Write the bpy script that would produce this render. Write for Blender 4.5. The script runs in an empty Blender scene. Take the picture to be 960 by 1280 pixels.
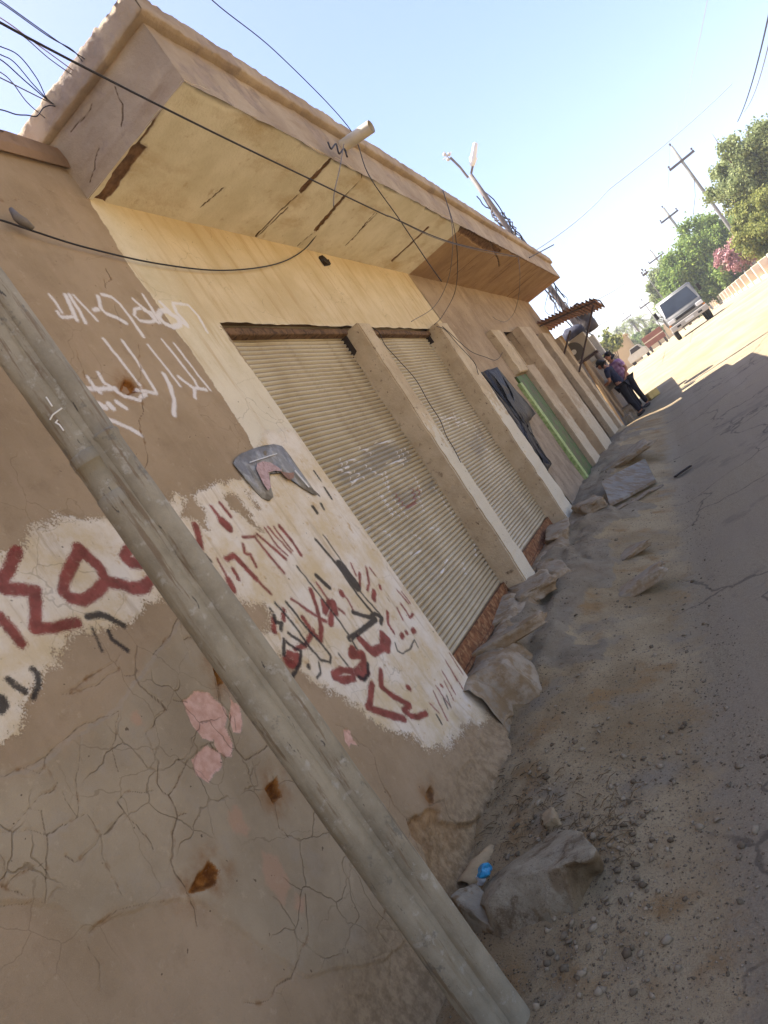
import bpy, bmesh, math, random
import numpy as np
from mathutils import Vector, Matrix
random.seed(7); rng = np.random.default_rng(7)
SC = bpy.context.scene
COL = SC.collection

# ------------------------------------------------------------------ camera
F_PX, YAW, PITCH, ROLL = 925.0, math.radians(-24.4), math.radians(1.55), math.radians(-35.1)
EYE = np.array([0.0, 0.0, 1.6])
def cam_axes():
    f = np.array([math.sin(YAW)*math.cos(PITCH), math.cos(YAW)*math.cos(PITCH), math.sin(PITCH)])
    r = np.cross(f, [0, 0, 1]); r /= np.linalg.norm(r); u = np.cross(r, f)
    c, s = math.cos(ROLL), math.sin(ROLL)
    return np.array([c*r+s*u, -s*r+c*u, f])
AX = cam_axes()
cam = bpy.data.cameras.new('camera'); co = bpy.data.objects.new('camera', cam); COL.objects.link(co)
cam.sensor_fit = 'VERTICAL'; cam.sensor_height = 36.0; cam.lens = 36.0*F_PX/1280.0
cam.clip_start = 0.05; cam.clip_end = 3000
m3 = Matrix((AX[0], AX[1], -AX[2])).transposed()
co.matrix_world = Matrix.Translation(Vector(EYE)) @ m3.to_4x4()
SC.camera = co

# ------------------------------------------------------------------ light
SUN_EL, SUN_DIR = math.radians(63), (-0.98, 0.12)          # horizontal direction towards the sun
az = math.atan2(SUN_DIR[0], SUN_DIR[1])                     # clockwise from +y
w = bpy.data.worlds.new('World'); SC.world = w; w.use_nodes = True
nt = w.node_tree; bg = nt.nodes['Background']
sky = nt.nodes.new('ShaderNodeTexSky'); sky.sky_type = 'NISHITA'; sky.sun_disc = False
sky.sun_elevation = SUN_EL; sky.sun_rotation = az
sky.air_density = 1.0; sky.dust_density = 1.3; sky.ozone_density = 3.0
tint = nt.nodes.new('ShaderNodeVectorMath'); tint.operation = 'MULTIPLY'; tint.inputs[1].default_value = (1.10, 0.96, 1.01)
nt.links.new(sky.outputs[0], tint.inputs[0]); nt.links.new(tint.outputs[0], bg.inputs[0]); bg.inputs[1].default_value = 0.1
sd = bpy.data.lights.new('sun', 'SUN'); sd.energy = 5.0; sd.angle = math.radians(0.5); sd.color = (1, 0.95, 0.87)
so = bpy.data.objects.new('sun', sd); COL.objects.link(so)
h = math.hypot(*SUN_DIR)
sv = Vector((SUN_DIR[0]/h*math.cos(SUN_EL), SUN_DIR[1]/h*math.cos(SUN_EL), math.sin(SUN_EL)))
so.rotation_euler = sv.to_track_quat('Z', 'Y').to_euler(); so.location = (-20, 20, 40)
SC.view_settings.view_transform = 'Standard'; SC.view_settings.look = 'None'
SC.view_settings.exposure = 1.75; SC.view_settings.gamma = 1.0; SC.view_settings.use_curve_mapping = False
SC.render.engine = 'CYCLES'

# ------------------------------------------------------------------ maths helpers
def ray(px, py):
    return AX.T @ np.array([(px-480)/F_PX, -(py-640)/F_PX, 1.0])
def onx(p, x):                                              # survey of the photo: pixel -> point on a real plane
    d = ray(*p); return EYE + d*((x-EYE[0])/d[0])
def ony(p, y):
    d = ray(*p); return EYE + d*((y-EYE[1])/d[1])
def onz(p, z):
    d = ray(*p); return EYE + d*((z-EYE[2])/d[2])
def sstep(a, b, x):
    t = np.clip((x-a)/(b-a), 0, 1); return t*t*(3-2*t)
def hash2(i, j, s):
    n = (i.astype(np.int64)*374761393 + j.astype(np.int64)*668265263 + s*974634777) & 0x7fffffff
    n = ((n ^ (n >> 13))*1274126177) & 0x7fffffff
    return ((n ^ (n >> 16)) & 0xffff)/65535.0
def vnoise(x, y, s=0):
    xi, yi = np.floor(x), np.floor(y); fx, fy = x-xi, y-yi
    fx, fy = fx*fx*(3-2*fx), fy*fy*(3-2*fy); xi, yi = xi.astype(np.int64), yi.astype(np.int64)
    a, b = hash2(xi, yi, s), hash2(xi+1, yi, s); c, d = hash2(xi, yi+1, s), hash2(xi+1, yi+1, s)
    return (a*(1-fx)+b*fx)*(1-fy) + (c*(1-fx)+d*fx)*fy
def fbm(x, y, s=0, o=4, g=0.5):
    x = np.asarray(x, float); y = np.asarray(y, float)
    r = 0; a = 1; t = 0
    for k in range(o):
        r = r + a*(vnoise(x*2**k, y*2**k, s+k*17)*2-1); t += a; a *= g
    return r/t
def seg_dist(X, Y, pts, best=None, pad=0.3):
    if best is None: best = np.full(X.shape, 9.0)
    pts = np.asarray(pts, float)
    if len(pts) == 1: pts = np.vstack([pts, pts+1e-4])
    for (x0, y0), (x1, y1) in zip(pts[:-1], pts[1:]):
        m = (X > min(x0, x1)-pad) & (X < max(x0, x1)+pad) & (Y > min(y0, y1)-pad) & (Y < max(y0, y1)+pad)
        if not m.any(): continue
        xs, ys = X[m], Y[m]; dx, dy = x1-x0, y1-y0
        t = np.clip(((xs-x0)*dx+(ys-y0)*dy)/(dx*dx+dy*dy+1e-12), 0, 1)
        best[m] = np.minimum(best[m], np.hypot(xs-x0-t*dx, ys-y0-t*dy))
    return best
def poly_sdf(X, Y, pts):                                    # positive inside, clipped
    pts = np.asarray(pts, float)
    d = seg_dist(X, Y, np.vstack([pts, pts[:1]]), None, 0.25); d = np.minimum(d, 0.25)
    ins = np.zeros(X.shape, bool)
    for (x0, y0), (x1, y1) in zip(pts, np.roll(pts, -1, 0)):
        c = (y0 > Y) != (y1 > Y)
        ins ^= c & (X < (x1-x0)*(Y-y0)/((y1-y0) if abs(y1-y0) > 1e-9 else 1e-9)+x0)
    return np.where(ins, d, -d)

# ------------------------------------------------------------------ object helpers
def tag(o, label=None, cat=None, group=None, kind=None):
    if label: o['label'] = label
    if cat: o['category'] = cat
    if group: o['group'] = group
    if kind: o['kind'] = kind
    return o
def thing(name, loc, label, cat, group=None):
    o = bpy.data.objects.new(name, None); COL.objects.link(o); o.location = loc
    o.empty_display_size = 0.2
    return tag(o, label, cat, group)
def link(name, me, mat, parent=None, smooth=False):
    """world-space mesh -> object; under a parent the verts are re-expressed from the thing's base"""
    o = bpy.data.objects.new(name, me); COL.objects.link(o)
    if parent is not None:
        root = parent; off = Vector((0, 0, 0))
        while root is not None: off = off + root.location; root = root.parent
        me.transform(Matrix.Translation(-off)); o.parent = parent
    if mat is not None:
        for mm in (mat if isinstance(mat, (list, tuple)) else [mat]): me.materials.append(mm)
    if smooth: me.shade_smooth()
    return o
def center(o):
    """give a one-mesh thing its origin at its base"""
    me = o.data; n = len(me.vertices); a = np.empty(n*3); me.vertices.foreach_get('co', a); a = a.reshape(-1, 3)
    c = Vector((a[:, 0].mean(), a[:, 1].mean(), a[:, 2].min())); me.transform(Matrix.Translation(-c)); o.location = c; return o
def from_np(name, v, f, attrs=None):
    me = bpy.data.meshes.new(name); v = np.asarray(v, np.float32); f = np.asarray(f, np.int32)
    k = f.shape[1]
    me.vertices.add(len(v)); me.vertices.foreach_set('co', v.ravel())
    me.loops.add(f.size); me.loops.foreach_set('vertex_index', f.ravel())
    me.polygons.add(len(f)); me.polygons.foreach_set('loop_start', np.arange(0, f.size, k, dtype=np.int32))
    me.update(calc_edges=True)
    for nm, a in (attrs or {}).items():
        at = me.attributes.new(nm, 'FLOAT', 'POINT'); at.data.foreach_set('value', np.asarray(a, np.float32).ravel())
    me.validate(); return me
def grid_faces(nu, nv, keep=None, flip=False):
    i, j = np.meshgrid(np.arange(nu-1), np.arange(nv-1), indexing='ij')
    a = (i*nv+j).ravel(); f = np.stack([a, a+nv, a+nv+1, a+1], 1)
    if flip: f = f[:, ::-1]
    if keep is not None: f = f[keep[:-1, :-1].ravel()]
    return f
class MB:
    """mesh collector in bmesh"""
    def __init__(s): s.b = bmesh.new()
    def box(s, x0, x1, y0, y1, z0, z1, mat=None, bev=0.0):
        r = bmesh.ops.create_cube(s.b, size=1.0); vs = r['verts']
        for v in vs: v.co = Vector(((x0+x1)/2+v.co.x*(x1-x0), (y0+y1)/2+v.co.y*(y1-y0), (z0+z1)/2+v.co.z*(z1-z0)))
        if bev > 0:
            es = list({e for v in vs for e in v.link_edges}); r = bmesh.ops.bevel(s.b, geom=es, offset=bev, segments=2, affect='EDGES', profile=0.5)
            vs = list({v for v in r['verts']} | {v for v in vs if v.is_valid})
        if mat is not None: bmesh.ops.transform(s.b, matrix=mat, verts=vs)
        return s
    def hexa(s, q):                                          # 8 corners: bottom 4 then top 4
        v = [s.b.verts.new(Vector(p)) for p in q]
        for f in ((3, 2, 1, 0), (4, 5, 6, 7), (0, 1, 5, 4), (1, 2, 6, 5), (2, 3, 7, 6), (3, 0, 4, 7)): s.b.faces.new([v[i] for i in f])
        return s
    def tube(s, pts, r, n=8, r1=None, cap=True):
        pts = [Vector(p) for p in pts]; rings = []
        N = len(pts); up = None
        for i, p in enumerate(pts):
            d = (pts[min(i+1, N-1)]-pts[max(i-1, 0)]).normalized()
            if up is None:
                up = d.orthogonal().normalized()
            up = (up - d*up.dot(d)); up = up.normalized() if up.length > 1e-6 else d.orthogonal().normalized()
            q = d.cross(up)
            if isinstance(r, (list, tuple)): rr = r[i]
            else: rr = r if r1 is None else r+(r1-r)*i/max(N-1, 1)
            rings.append([s.b.verts.new(p+up*math.cos(2*math.pi*k/n)*rr+q*math.sin(2*math.pi*k/n)*rr) for k in range(n)])
        for a, b in zip(rings[:-1], rings[1:]):
            for k in range(n): s.b.faces.new([a[k], a[(k+1) % n], b[(k+1) % n], b[k]])
        if cap: s.b.faces.new(rings[0][::-1]); s.b.faces.new(rings[-1])
        return s
    def prism(s, pts, axis_vec):                             # planar outline pushed along a vector
        a = [s.b.verts.new(Vector(p)) for p in pts]; b = [s.b.verts.new(Vector(p)+Vector(axis_vec)) for p in pts]; n = len(a)
        s.b.faces.new(a[::-1]); s.b.faces.new(b)
        for k in range(n): s.b.faces.new([a[k], a[(k+1) % n], b[(k+1) % n], b[k]])
        return s
    def ball(s, c, r, sub=2, sc=(1, 1, 1)):
        q = bmesh.ops.create_icosphere(s.b, subdivisions=sub, radius=r)
        for v in q['verts']: v.co = Vector((v.co.x*sc[0], v.co.y*sc[1], v.co.z*sc[2]))+Vector(c)
        return s
    def rough(s, amp, freq, seed=0, sub=0):
        if sub:
            bmesh.ops.subdivide_edges(s.b, edges=s.b.edges[:], cuts=sub, use_grid_fill=True)
        P = np.array([v.co[:] for v in s.b.verts]) * freq
        d = np.stack([fbm(P[:, 0]+P[:, 2]*.7, P[:, 1]+P[:, 2]*1.3, seed+i*31, 3) for i in range(3)], 1)*amp
        for v, q in zip(s.b.verts, d): v.co += Vector(q)
        return s
    def mesh(s, name):
        bmesh.ops.recalc_face_normals(s.b, faces=s.b.faces[:])
        me = bpy.data.meshes.new(name); s.b.to_mesh(me); s.b.free(); return me
    def build(s, name, mat, parent=None, smooth=False):
        return link(name, s.mesh(name), mat, parent, smooth)
def smooth_pts(pts, n=6):
    """Catmull-Rom through 3D points"""
    P = [np.array(p, float) for p in pts]; P = [2*P[0]-P[1]]+P+[2*P[-1]-P[-2]]; out = []
    for i in range(1, len(P)-2):
        for t in np.linspace(0, 1, n, endpoint=False):
            a, b, c, d = P[i-1:i+3]
            out.append(.5*((2*b)+(-a+c)*t+(2*a-5*b+4*c-d)*t*t+(-a+3*b-3*c+d)*t**3))
    out.append(P[-2]); return out

# ------------------------------------------------------------------ node helper
def srgb(r, g, b, k=1.0):
    f = lambda c: (c/12.92 if c <= .04045 else ((c+.055)/1.055)**2.4)
    return (f(r/255)*k, f(g/255)*k, f(b/255)*k, 1)
class NT:
    def __init__(s, name, rough=0.9, spec=0.25):
        s.m = bpy.data.materials.new(name); s.m.use_nodes = True; s.t = s.m.node_tree
        s.p = s.t.nodes['Principled BSDF']; s.p.inputs['Roughness'].default_value = rough; s.p.inputs['Specular IOR Level'].default_value = spec
        s.co = s.t.nodes.new('ShaderNodeTexCoord').outputs['Object']
    def node(s, typ, ins=(), **kw):
        n = s.t.nodes.new('ShaderNode'+typ)
        for k, v in kw.items(): setattr(n, k, v)
        for k, v in (ins.items() if isinstance(ins, dict) else enumerate(ins)):
            if v is None: continue
            if hasattr(v, 'node'): s.t.links.new(v, n.inputs[k])
            else: n.inputs[k].default_value = v
        return n
    def world(s): s.co = s.node('NewGeometry').outputs['Position']; return s
    def noise(s, scale, detail=4, rough=.55, dist=0, vec=None, sc=None):
        v = vec or s.co
        if sc: v = s.node('Mapping', {0: v, 'Scale': sc}).outputs[0]
        return s.node('TexNoise', {'Vector': v, 'Scale': scale, 'Detail': detail, 'Roughness': rough, 'Distortion': dist}).outputs[0]
    def vor(s, scale, feature='F1', vec=None, out=0):
        return s.node('TexVoronoi', {'Vector': vec or s.co, 'Scale': scale}, feature=feature).outputs[out]
    def attr(s, n): return s.node('Attribute', attribute_name=n).outputs['Fac']
    def math(s, op, a, b=None, c=None, clamp=False): return s.node('Math', (a, b, c), operation=op, use_clamp=clamp).outputs[0]
    def mr(s, v, a, b, c=0.0, d=1.0): return s.node('MapRange', (v, a, b, c, d), interpolation_type='SMOOTHSTEP').outputs[0]
    def mix(s, f, a, b):
        n = s.node('Mix', data_type='RGBA')
        for k, v in ((0, f), (6, a), (7, b)):
            if hasattr(v, 'node'): s.t.links.new(v, n.inputs[k])
            else: n.inputs[k].default_value = v
        return n.outputs[2]
    def mul(s, a, f):                                       # colour times scalar socket
        n = s.node('VectorMath', operation='SCALE')
        s.t.links.new(a, n.inputs[0]) if hasattr(a, 'node') else setattr(n.inputs[0], 'default_value', a[:3])
        s.t.links.new(f, n.inputs['Scale']) if hasattr(f, 'node') else setattr(n.inputs['Scale'], 'default_value', f)
        return n.outputs[0]
    def base(s, c): 
        if hasattr(c, 'node'): s.t.links.new(c, s.p.inputs['Base Color'])
        else: s.p.inputs['Base Color'].default_value = c
        return s
    def bump(s, hgt, dist=.01, strength=1.0):
        n = s.node('Bump', {'Height': hgt, 'Distance': dist, 'Strength': strength}); s.t.links.new(n.outputs[0], s.p.inputs['Normal']); return s
def simple(name, col, var=.25, scale=6, rough=.85, bump=.003, bscale=60, spec=.2, metal=0.0, col2=None, fac=(.45, .65)):
    t = NT(name, rough, spec); n = t.noise(scale, 5)
    c = t.mix(t.mr(n, .3, .7), tuple(x*(1-var) for x in col[:3])+(1,), tuple(min(1, x*(1+var)) for x in col[:3])+(1,))
    if col2: c = t.mix(t.mr(t.noise(scale*1.7, 6, .65), fac[0], fac[1]), c, col2)
    t.base(c); t.p.inputs['Metallic'].default_value = metal
    if bump: t.bump(t.noise(bscale, 4), bump)
    return t.m

# ------------------------------------------------------------------ ground (one sheet to the horizon)
GP = ([-50, 0, 4, 8, 12, 16, 20, 25, 30, 36, 60, 120, 400, 3000], [0, 0, 0, .09, .19, .30, .37, .68, .98, 1.17, 1.2, 1.25, 1.3, 1.3])
BP = ([-50, 1.2, 2.2, 3, 4, 5, 6, 8, 12, 16, 20, 25, 30, 4000], [.0, .02, .06, .15, .27, .36, .43, .48, .54, .54, .37, .68, .98, 1.3])
def ground_base(x, y):
    g = np.interp(y, *GP); b = np.maximum(np.interp(y, *BP), g)
    return g + (b-g)*sstep(-.75, -1.75, x)
def apron(x, y):
    wx, wy = x+.05*fbm(x*5, y*5, 24, 3), y+.08*fbm(x*5, y*5, 25, 3)
    m = sstep(4.2, 4.5, y)*sstep(17, 15, y)
    a = sstep(-.02, .01, .20*fbm(wx*1.6+3, wy*1.0, 21, 2)+(-1.60-wx)*.4)*m
    b = sstep(-.02, .01, .30*fbm(wx*2.6+1, wy*1.9, 27, 2)+(-1.42-wx)*.5)*m
    return a, b
def ground_z(x, y, detail=True):
    x = np.asarray(x, float); y = np.asarray(y, float)
    z = ground_base(x, y)
    if detail:
        near = sstep(22, 10, y)
        ex = edge_x(y)
        dirt = sstep(ex+.1, ex-.25, x)
        z = z + near*dirt*(.020*fbm(x*2.2, y*1.3, 3, 4) + .013*fbm(x*9, y*6, 5, 3)+.010*np.abs(fbm(x*24, y*24, 8, 2)))
        z = z + .012*fbm(x*.6, y*.5, 11, 3)*sstep(60, 20, y)
        # broken concrete apron ledges in front of the shutters
        led, led2 = apron(x, y)
        z = z + (.06*led+.04*led2)*near*(1+.25*fbm(x*8, y*8, 29, 3)) - .02*near*np.maximum(led, led2)*sstep(.06, .02, np.abs(fbm(x*1.7, y*1.7, 30, 3)))
        # raised sill under the shutters
        sill = sstep(-1.78, -1.9, x+.07*fbm(y*2.3, x*3, 33, 3))*sstep(4.0, 4.3, y)*sstep(17.6, 17.4, y)
        z = z + sill*np.maximum(.60-z, 0)*(.86+.22*fbm(x*7, y*6, 35, 3))
    return z
def edge_x(y):                                              # ragged edge of the asphalt
    return np.interp(y, [0, 2.2, 3.3, 4.6, 6, 8, 10, 13, 20, 30], [-.75, -.86, -.90, -.92, -.94, -.98, -1.0, -1.0, -1.0, -1.5])
def axis(parts):
    out = [parts[0][0]]
    for a, b, d in parts: out += list(np.linspace(a, b, max(2, int(round(abs(b-a)/d))+1))[1:])
    return np.array(out)
gx = axis([(-700, -120, 120), (-120, -20, 20), (-20, -4, 2), (-4, -2.3, .3), (-2.3, -.3, .024), (-.3, 1.5, .06), (1.5, 4, .25), (4, 20, 1.5), (20, 120, 15), (120, 700, 100)])
gy = axis([(-300, -20, 50), (-20, -2, 2), (-2, 1, .2), (1, 9, .026), (9, 14, .05), (14, 24, .12), (24, 45, .5), (45, 120, 3), (120, 400, 30), (400, 1800, 200)])
X, Y = np.meshgrid(gx, gy, indexing='ij')
Z = ground_z(X, Y)
t = NT('street_ground', .95, .15).world()
geo = t.node('SeparateXYZ', (t.co,)); px, py = geo.outputs[0], geo.outputs[1]
am = t.attr('asphalt')
asph = t.math('ADD', am, t.math('MULTIPLY', t.math('SUBTRACT', t.noise(4, 6, .65), .5), .5))
asph = t.math('ADD', asph, t.math('MULTIPLY', t.math('SUBTRACT', t.noise(22, 4, .6), .5), .22))
asph = t.mr(asph, -.05, .14)
sun_side = t.mr(px, 1.0, 2.0)                               # sandy verge across the street, spread over the sunlit asphalt to bounce more light
d1 = t.mix(t.mr(t.noise(1.3, 6, .6), .35, .65), srgb(166, 141, 102), srgb(194, 170, 130))
d1 = t.mix(t.mr(t.noise(3.1, 5, .6), .52, .68), d1, srgb(172, 138, 92))
d1 = t.mix(t.mr(t.noise(1.9, 5, .6, vec=t.node('Mapping', {0: t.co, 'Location': (5, 2, 0)}).outputs[0]), .55, .7), d1, srgb(164, 148, 122))
d1 = t.mix(t.mr(t.noise(60, 4, .7), .55, .75), d1, srgb(92, 76, 56))
gr = t.mix(t.mr(t.noise(110, 3, .6), .35, .7), srgb(156, 138, 108), srgb(186, 167, 134))
gr = t.mix(t.mr(t.noise(38, 4, .75), .56, .72), gr, srgb(128, 112, 88))
gr = t.mix(t.mr(t.vor(140), .0, .35), srgb(198, 180, 148), gr)
a1 = t.mix(t.mr(t.noise(1.1, 5, .6), .35, .7), gr, t.mix(.6, gr, srgb(164, 146, 120)))
a1 = t.mix(t.math('MULTIPLY', t.mr(t.math('ADD', py, t.math('MULTIPLY', t.noise(1.4, 4), 2.2)), 4.0, 2.4), .45), a1, srgb(134, 118, 96))
cc = t.mix(t.mr(t.noise(5, 6, .65), .3, .7), srgb(140, 126, 104), srgb(168, 154, 130)); cc = t.mix(t.mr(t.noise(18, 5, .7), .56, .7), cc, srgb(116, 98, 74))
d1 = t.mix(t.math('MULTIPLY', t.mr(t.math('ADD', t.attr('apron'), t.math('MULTIPLY', t.noise(9, 5, .65), .8)), .85, 1.1), .75), d1, cc)
d1 = t.mix(t.mr(t.noise(210, 2, .6), .62, .70), d1, srgb(96, 80, 60)); d1 = t.mix(t.mr(t.vor(95), .22, .10), d1, srgb(164, 148, 120))
trk = t.noise(1, 5, .6, sc=(2.6, .16, 1)); a1 = t.mix(t.math('MULTIPLY', t.mr(trk, .48, .66), .45), a1, srgb(176, 158, 130))
wv = t.node('VectorMath', (t.co, t.node('VectorMath', (t.node('TexNoise', {'Vector': t.co, 'Scale': 2.0, 'Detail': 5.0}).outputs[1], (.8, .8, .8)), operation='MULTIPLY').outputs[0]), operation='ADD').outputs[0]
ace = t.vor(.55, 'DISTANCE_TO_EDGE', wv); a1 = t.mix(t.math('MULTIPLY', t.mr(ace, .012, .003), .55), a1, srgb(84, 74, 62))
a1 = t.mix(t.math('MULTIPLY', t.mr(t.noise(.7, 6, .7), .56, .62), .35), a1, srgb(108, 98, 86))
c = t.mix(asph, d1, a1)
far = t.mr(py, 15, 21)
sand = t.mix(t.mr(t.noise(.8, 6, .6), .3, .7), srgb(148, 131, 102), srgb(176, 159, 128))
c = t.mix(t.math('MAXIMUM', sun_side, t.math('MULTIPLY', far, t.mr(t.noise(.5, 4), .2, .5))), c, sand)
t.base(c)
hb = t.math('ADD', t.math('MULTIPLY', t.noise(28, 6, .72), .9), t.math('MULTIPLY', t.noise(170, 3, .7), .5))
t.bump(hb, .035, 1.0)
ground = link('ground', from_np('ground', np.stack([X, Y, Z], -1).reshape(-1, 3), grid_faces(len(gx), len(gy)),
              {'apron': np.maximum(*apron(X, Y)), 'asphalt': np.clip((X-edge_x(Y)), -.5, .5)*sstep(60, 30, Y)-.5*sstep(30, 60, Y)}), t.m, None, True)
tag(ground, kind='structure')
def gz(x, y): return float(ground_z(np.array([x]), np.array([y]))[0])

# ------------------------------------------------------------------ painted and cracked plaster: strokes surveyed from the photo
def W(pts, ox=0, oy=0, s=1.0, x=-2.0):                      # crop pixels -> (y, z) on the wall plane
    return np.array([onx((ox+p[0]/s, oy+p[1]/s), x)[1:] for p in pts])
CH = (50, 350, 4.0)
CHALK = [(CH, 10, [(50, 75), (80, 110), (110, 160)]), (CH, 12, [(85, 155), (105, 180)]), (CH, 16, [(130, 75), (150, 120), (185, 200)]),
 (CH, 13, [(150, 75), (190, 140), (230, 215)]), (CH, 12, [(110, 185), (165, 185), (180, 190)]), (CH, 10, [(170, 75), (220, 130), (285, 200)]),
 (CH, 16, [(270, 150), (290, 145)]), (CH, 14, [(290, 80), (305, 140), (330, 165), (390, 190), (430, 215)]), (CH, 13, [(310, 72), (360, 85), (400, 120), (450, 185), (515, 280)]),
 (CH, 12, [(465, 95), (530, 150), (590, 215)]), (CH, 12, [(500, 140), (475, 145), (470, 175), (500, 205), (540, 210), (580, 205), (560, 165), (520, 150)]),
 (CH, 12, [(515, 75), (555, 135), (600, 215)]), (CH, 14, [(600, 110), (660, 170), (735, 230)]),
 (CH, 20, [(640, 155), (600, 155), (590, 180), (620, 215), (660, 235), (700, 225), (690, 190), (650, 170)]),
 (CH, 10, [(665, 115), (740, 125), (790, 180), (835, 260)]), (CH, 12, [(665, 120), (680, 160), (735, 220)]),
 (CH, 12, [(320, 295), (400, 395), (480, 500), (500, 525)]), (CH, 12, [(415, 305), (490, 410), (580, 560)]), (CH, 10, [(540, 325), (640, 450), (700, 530)]),
 (CH, 10, [(610, 300), (680, 385), (770, 500), (790, 540)]), (CH, 10, [(670, 318), (730, 395), (800, 490), (850, 550)]), (CH, 14, [(695, 485), (770, 545), (775, 590)]),
 (CH, 16, [(620, 470), (650, 530), (670, 600), (670, 675)]), (CH, 12, [(770, 540), (830, 550)]), (CH, 14, [(125, 430), (190, 500), (215, 540)]),
 (CH, 14, [(240, 485), (270, 530), (300, 560)]), (CH, 15, [(295, 465), (320, 510), (380, 550), (420, 580), (500, 600)]), (CH, 16, [(225, 540), (300, 545), (380, 540)]),
 (CH, 12, [(490, 550), (580, 565)]), (CH, 12, [(500, 590), (530, 570)]), (CH, 20, [(300, 620), (325, 635)]), (CH, 20, [(345, 620), (365, 640)]), (CH, 18, [(385, 610), (430, 640)]),
 (CH, 16, [(290, 655), (330, 690), (450, 740), (510, 775)])]
A2, A3, A4, A5 = (0, 640, 4.267), (230, 610, 4.8), (320, 660, 4.364), (420, 760, 4.364)
RED = [(A2, 45, [(90, 205), (50, 300), (0, 375), (30, 410), (190, 415), (190, 500), (195, 620), (300, 615), (410, 590)]), (A2, 45, [(0, 560), (50, 620), (110, 700)]),
 (A2, 45, [(430, 200), (390, 270), (350, 350), (335, 420), (380, 460), (440, 470), (510, 430), (565, 370), (540, 310), (470, 240), (420, 190)]),
 (A2, 45, [(565, 370), (640, 385), (700, 410), (770, 400), (810, 350), (815, 295), (770, 280), (700, 270), (665, 240), (680, 205), (740, 180)]),
 (A3, 34, [(68, 225), (85, 290), (95, 360)]), (A3, 18, [(165, 110), (220, 190)]), (A3, 45, [(230, 200), (265, 235)]), (A3, 18, [(215, 90), (280, 170)]),
 (A3, 12, [(200, 430), (245, 510), (290, 620)]), (A3, 30, [(265, 550), (295, 610)]), (A3, 26, [(255, 425), (300, 405)]), (A3, 20, [(295, 490), (325, 545)]),
 (A3, 28, [(310, 415), (370, 480), (430, 545)]), (A3, 16, [(430, 545), (520, 635)]), (A3, 14, [(355, 295), (430, 290)]), (A3, 16, [(355, 340), (365, 390), (400, 400), (430, 470)]),
 (A3, 14, [(430, 300), (500, 390), (600, 510)]), (A3, 16, [(440, 280), (520, 345), (610, 425)]), (A3, 11, [(485, 240), (560, 350), (620, 400)]), (A3, 11, [(505, 235), (580, 320), (640, 385)]),
 (A3, 11, [(540, 235), (610, 330), (650, 375)]), (A3, 18, [(575, 230), (640, 310), (700, 400)]), (A3, 14, [(645, 665), (740, 730), (840, 800)]),
 (A4, 22, [(300, 340), (330, 430), (355, 540), (350, 610)]), (A4, 14, [(195, 385), (280, 450), (380, 510)]), (A4, 28, [(365, 400), (375, 460), (400, 400), (420, 430), (405, 520)]),
 (A4, 36, [(420, 410), (430, 460)]), (A4, 12, [(330, 300), (400, 400), (480, 465)]), (A4, 22, [(255, 490), (300, 560), (350, 620)]), (A4, 22, [(310, 560), (270, 640), (210, 660)]),
 (A4, 34, [(180, 690), (225, 700), (220, 740), (180, 740), (165, 710)]), (A4, 24, [(150, 450), (150, 500)]), (A4, 26, [(95, 500), (100, 565)]),
 (A4, 10, [(455, 345), (500, 390), (530, 450)]), (A4, 28, [(465, 355), (468, 362)]), (A4, 36, [(530, 665), (520, 695), (580, 690), (590, 740), (545, 790), (570, 810), (600, 780)]),
 (A4, 30, [(420, 800), (460, 775), (520, 780), (530, 820), (470, 835), (425, 815)]), (A4, 34, [(560, 600), (640, 680), (690, 650), (690, 580), (720, 610), (710, 660)]),
 (A4, 10, [(515, 195), (545, 260)]), (A4, 14, [(565, 250), (565, 320)]), (A4, 12, [(600, 220), (615, 300), (605, 340)]), (A4, 8, [(620, 220), (650, 260)]), (A4, 22, [(640, 345), (640, 390)]),
 (A4, 14, [(674, 315), (676, 330)]), (A4, 9, [(770, 340), (830, 410)]), (A4, 8, [(795, 350), (840, 410)]), (A4, 9, [(770, 440), (800, 500)]), (A4, 11, [(790, 415), (840, 490), (855, 470)]),
 (A4, 15, [(715, 460), (720, 520), (750, 570)]), (A4, 22, [(795, 595), (800, 585)]), (A4, 18, [(820, 572), (822, 568)]), (A4, 22, [(854, 565), (862, 558)]),
 (A5, 24, [(245, 340), (245, 430), (310, 480), (400, 530), (370, 560), (410, 590), (450, 595), (490, 575)]), (A5, 30, [(195, 420), (180, 530), (170, 545), (260, 575), (370, 605)]),
 (A5, 22, [(390, 432), (400, 438)]), (A5, 7, [(530, 455), (605, 610)]), (A5, 7, [(545, 425), (625, 540)]), (A5, 7, [(580, 345), (650, 470)]), (A5, 8, [(610, 310), (690, 440)]),
 (A5, 7, [(620, 250), (690, 360)]), (A5, 7, [(510, 520), (560, 570)]), (A5, 6, [(590, 400), (640, 500)]), (A5, 14, [(572, 422), (580, 428)]), (A5, 7, [(600, 290), (660, 400)]), (A5, 6, [(560, 440), (600, 520)])]
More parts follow.
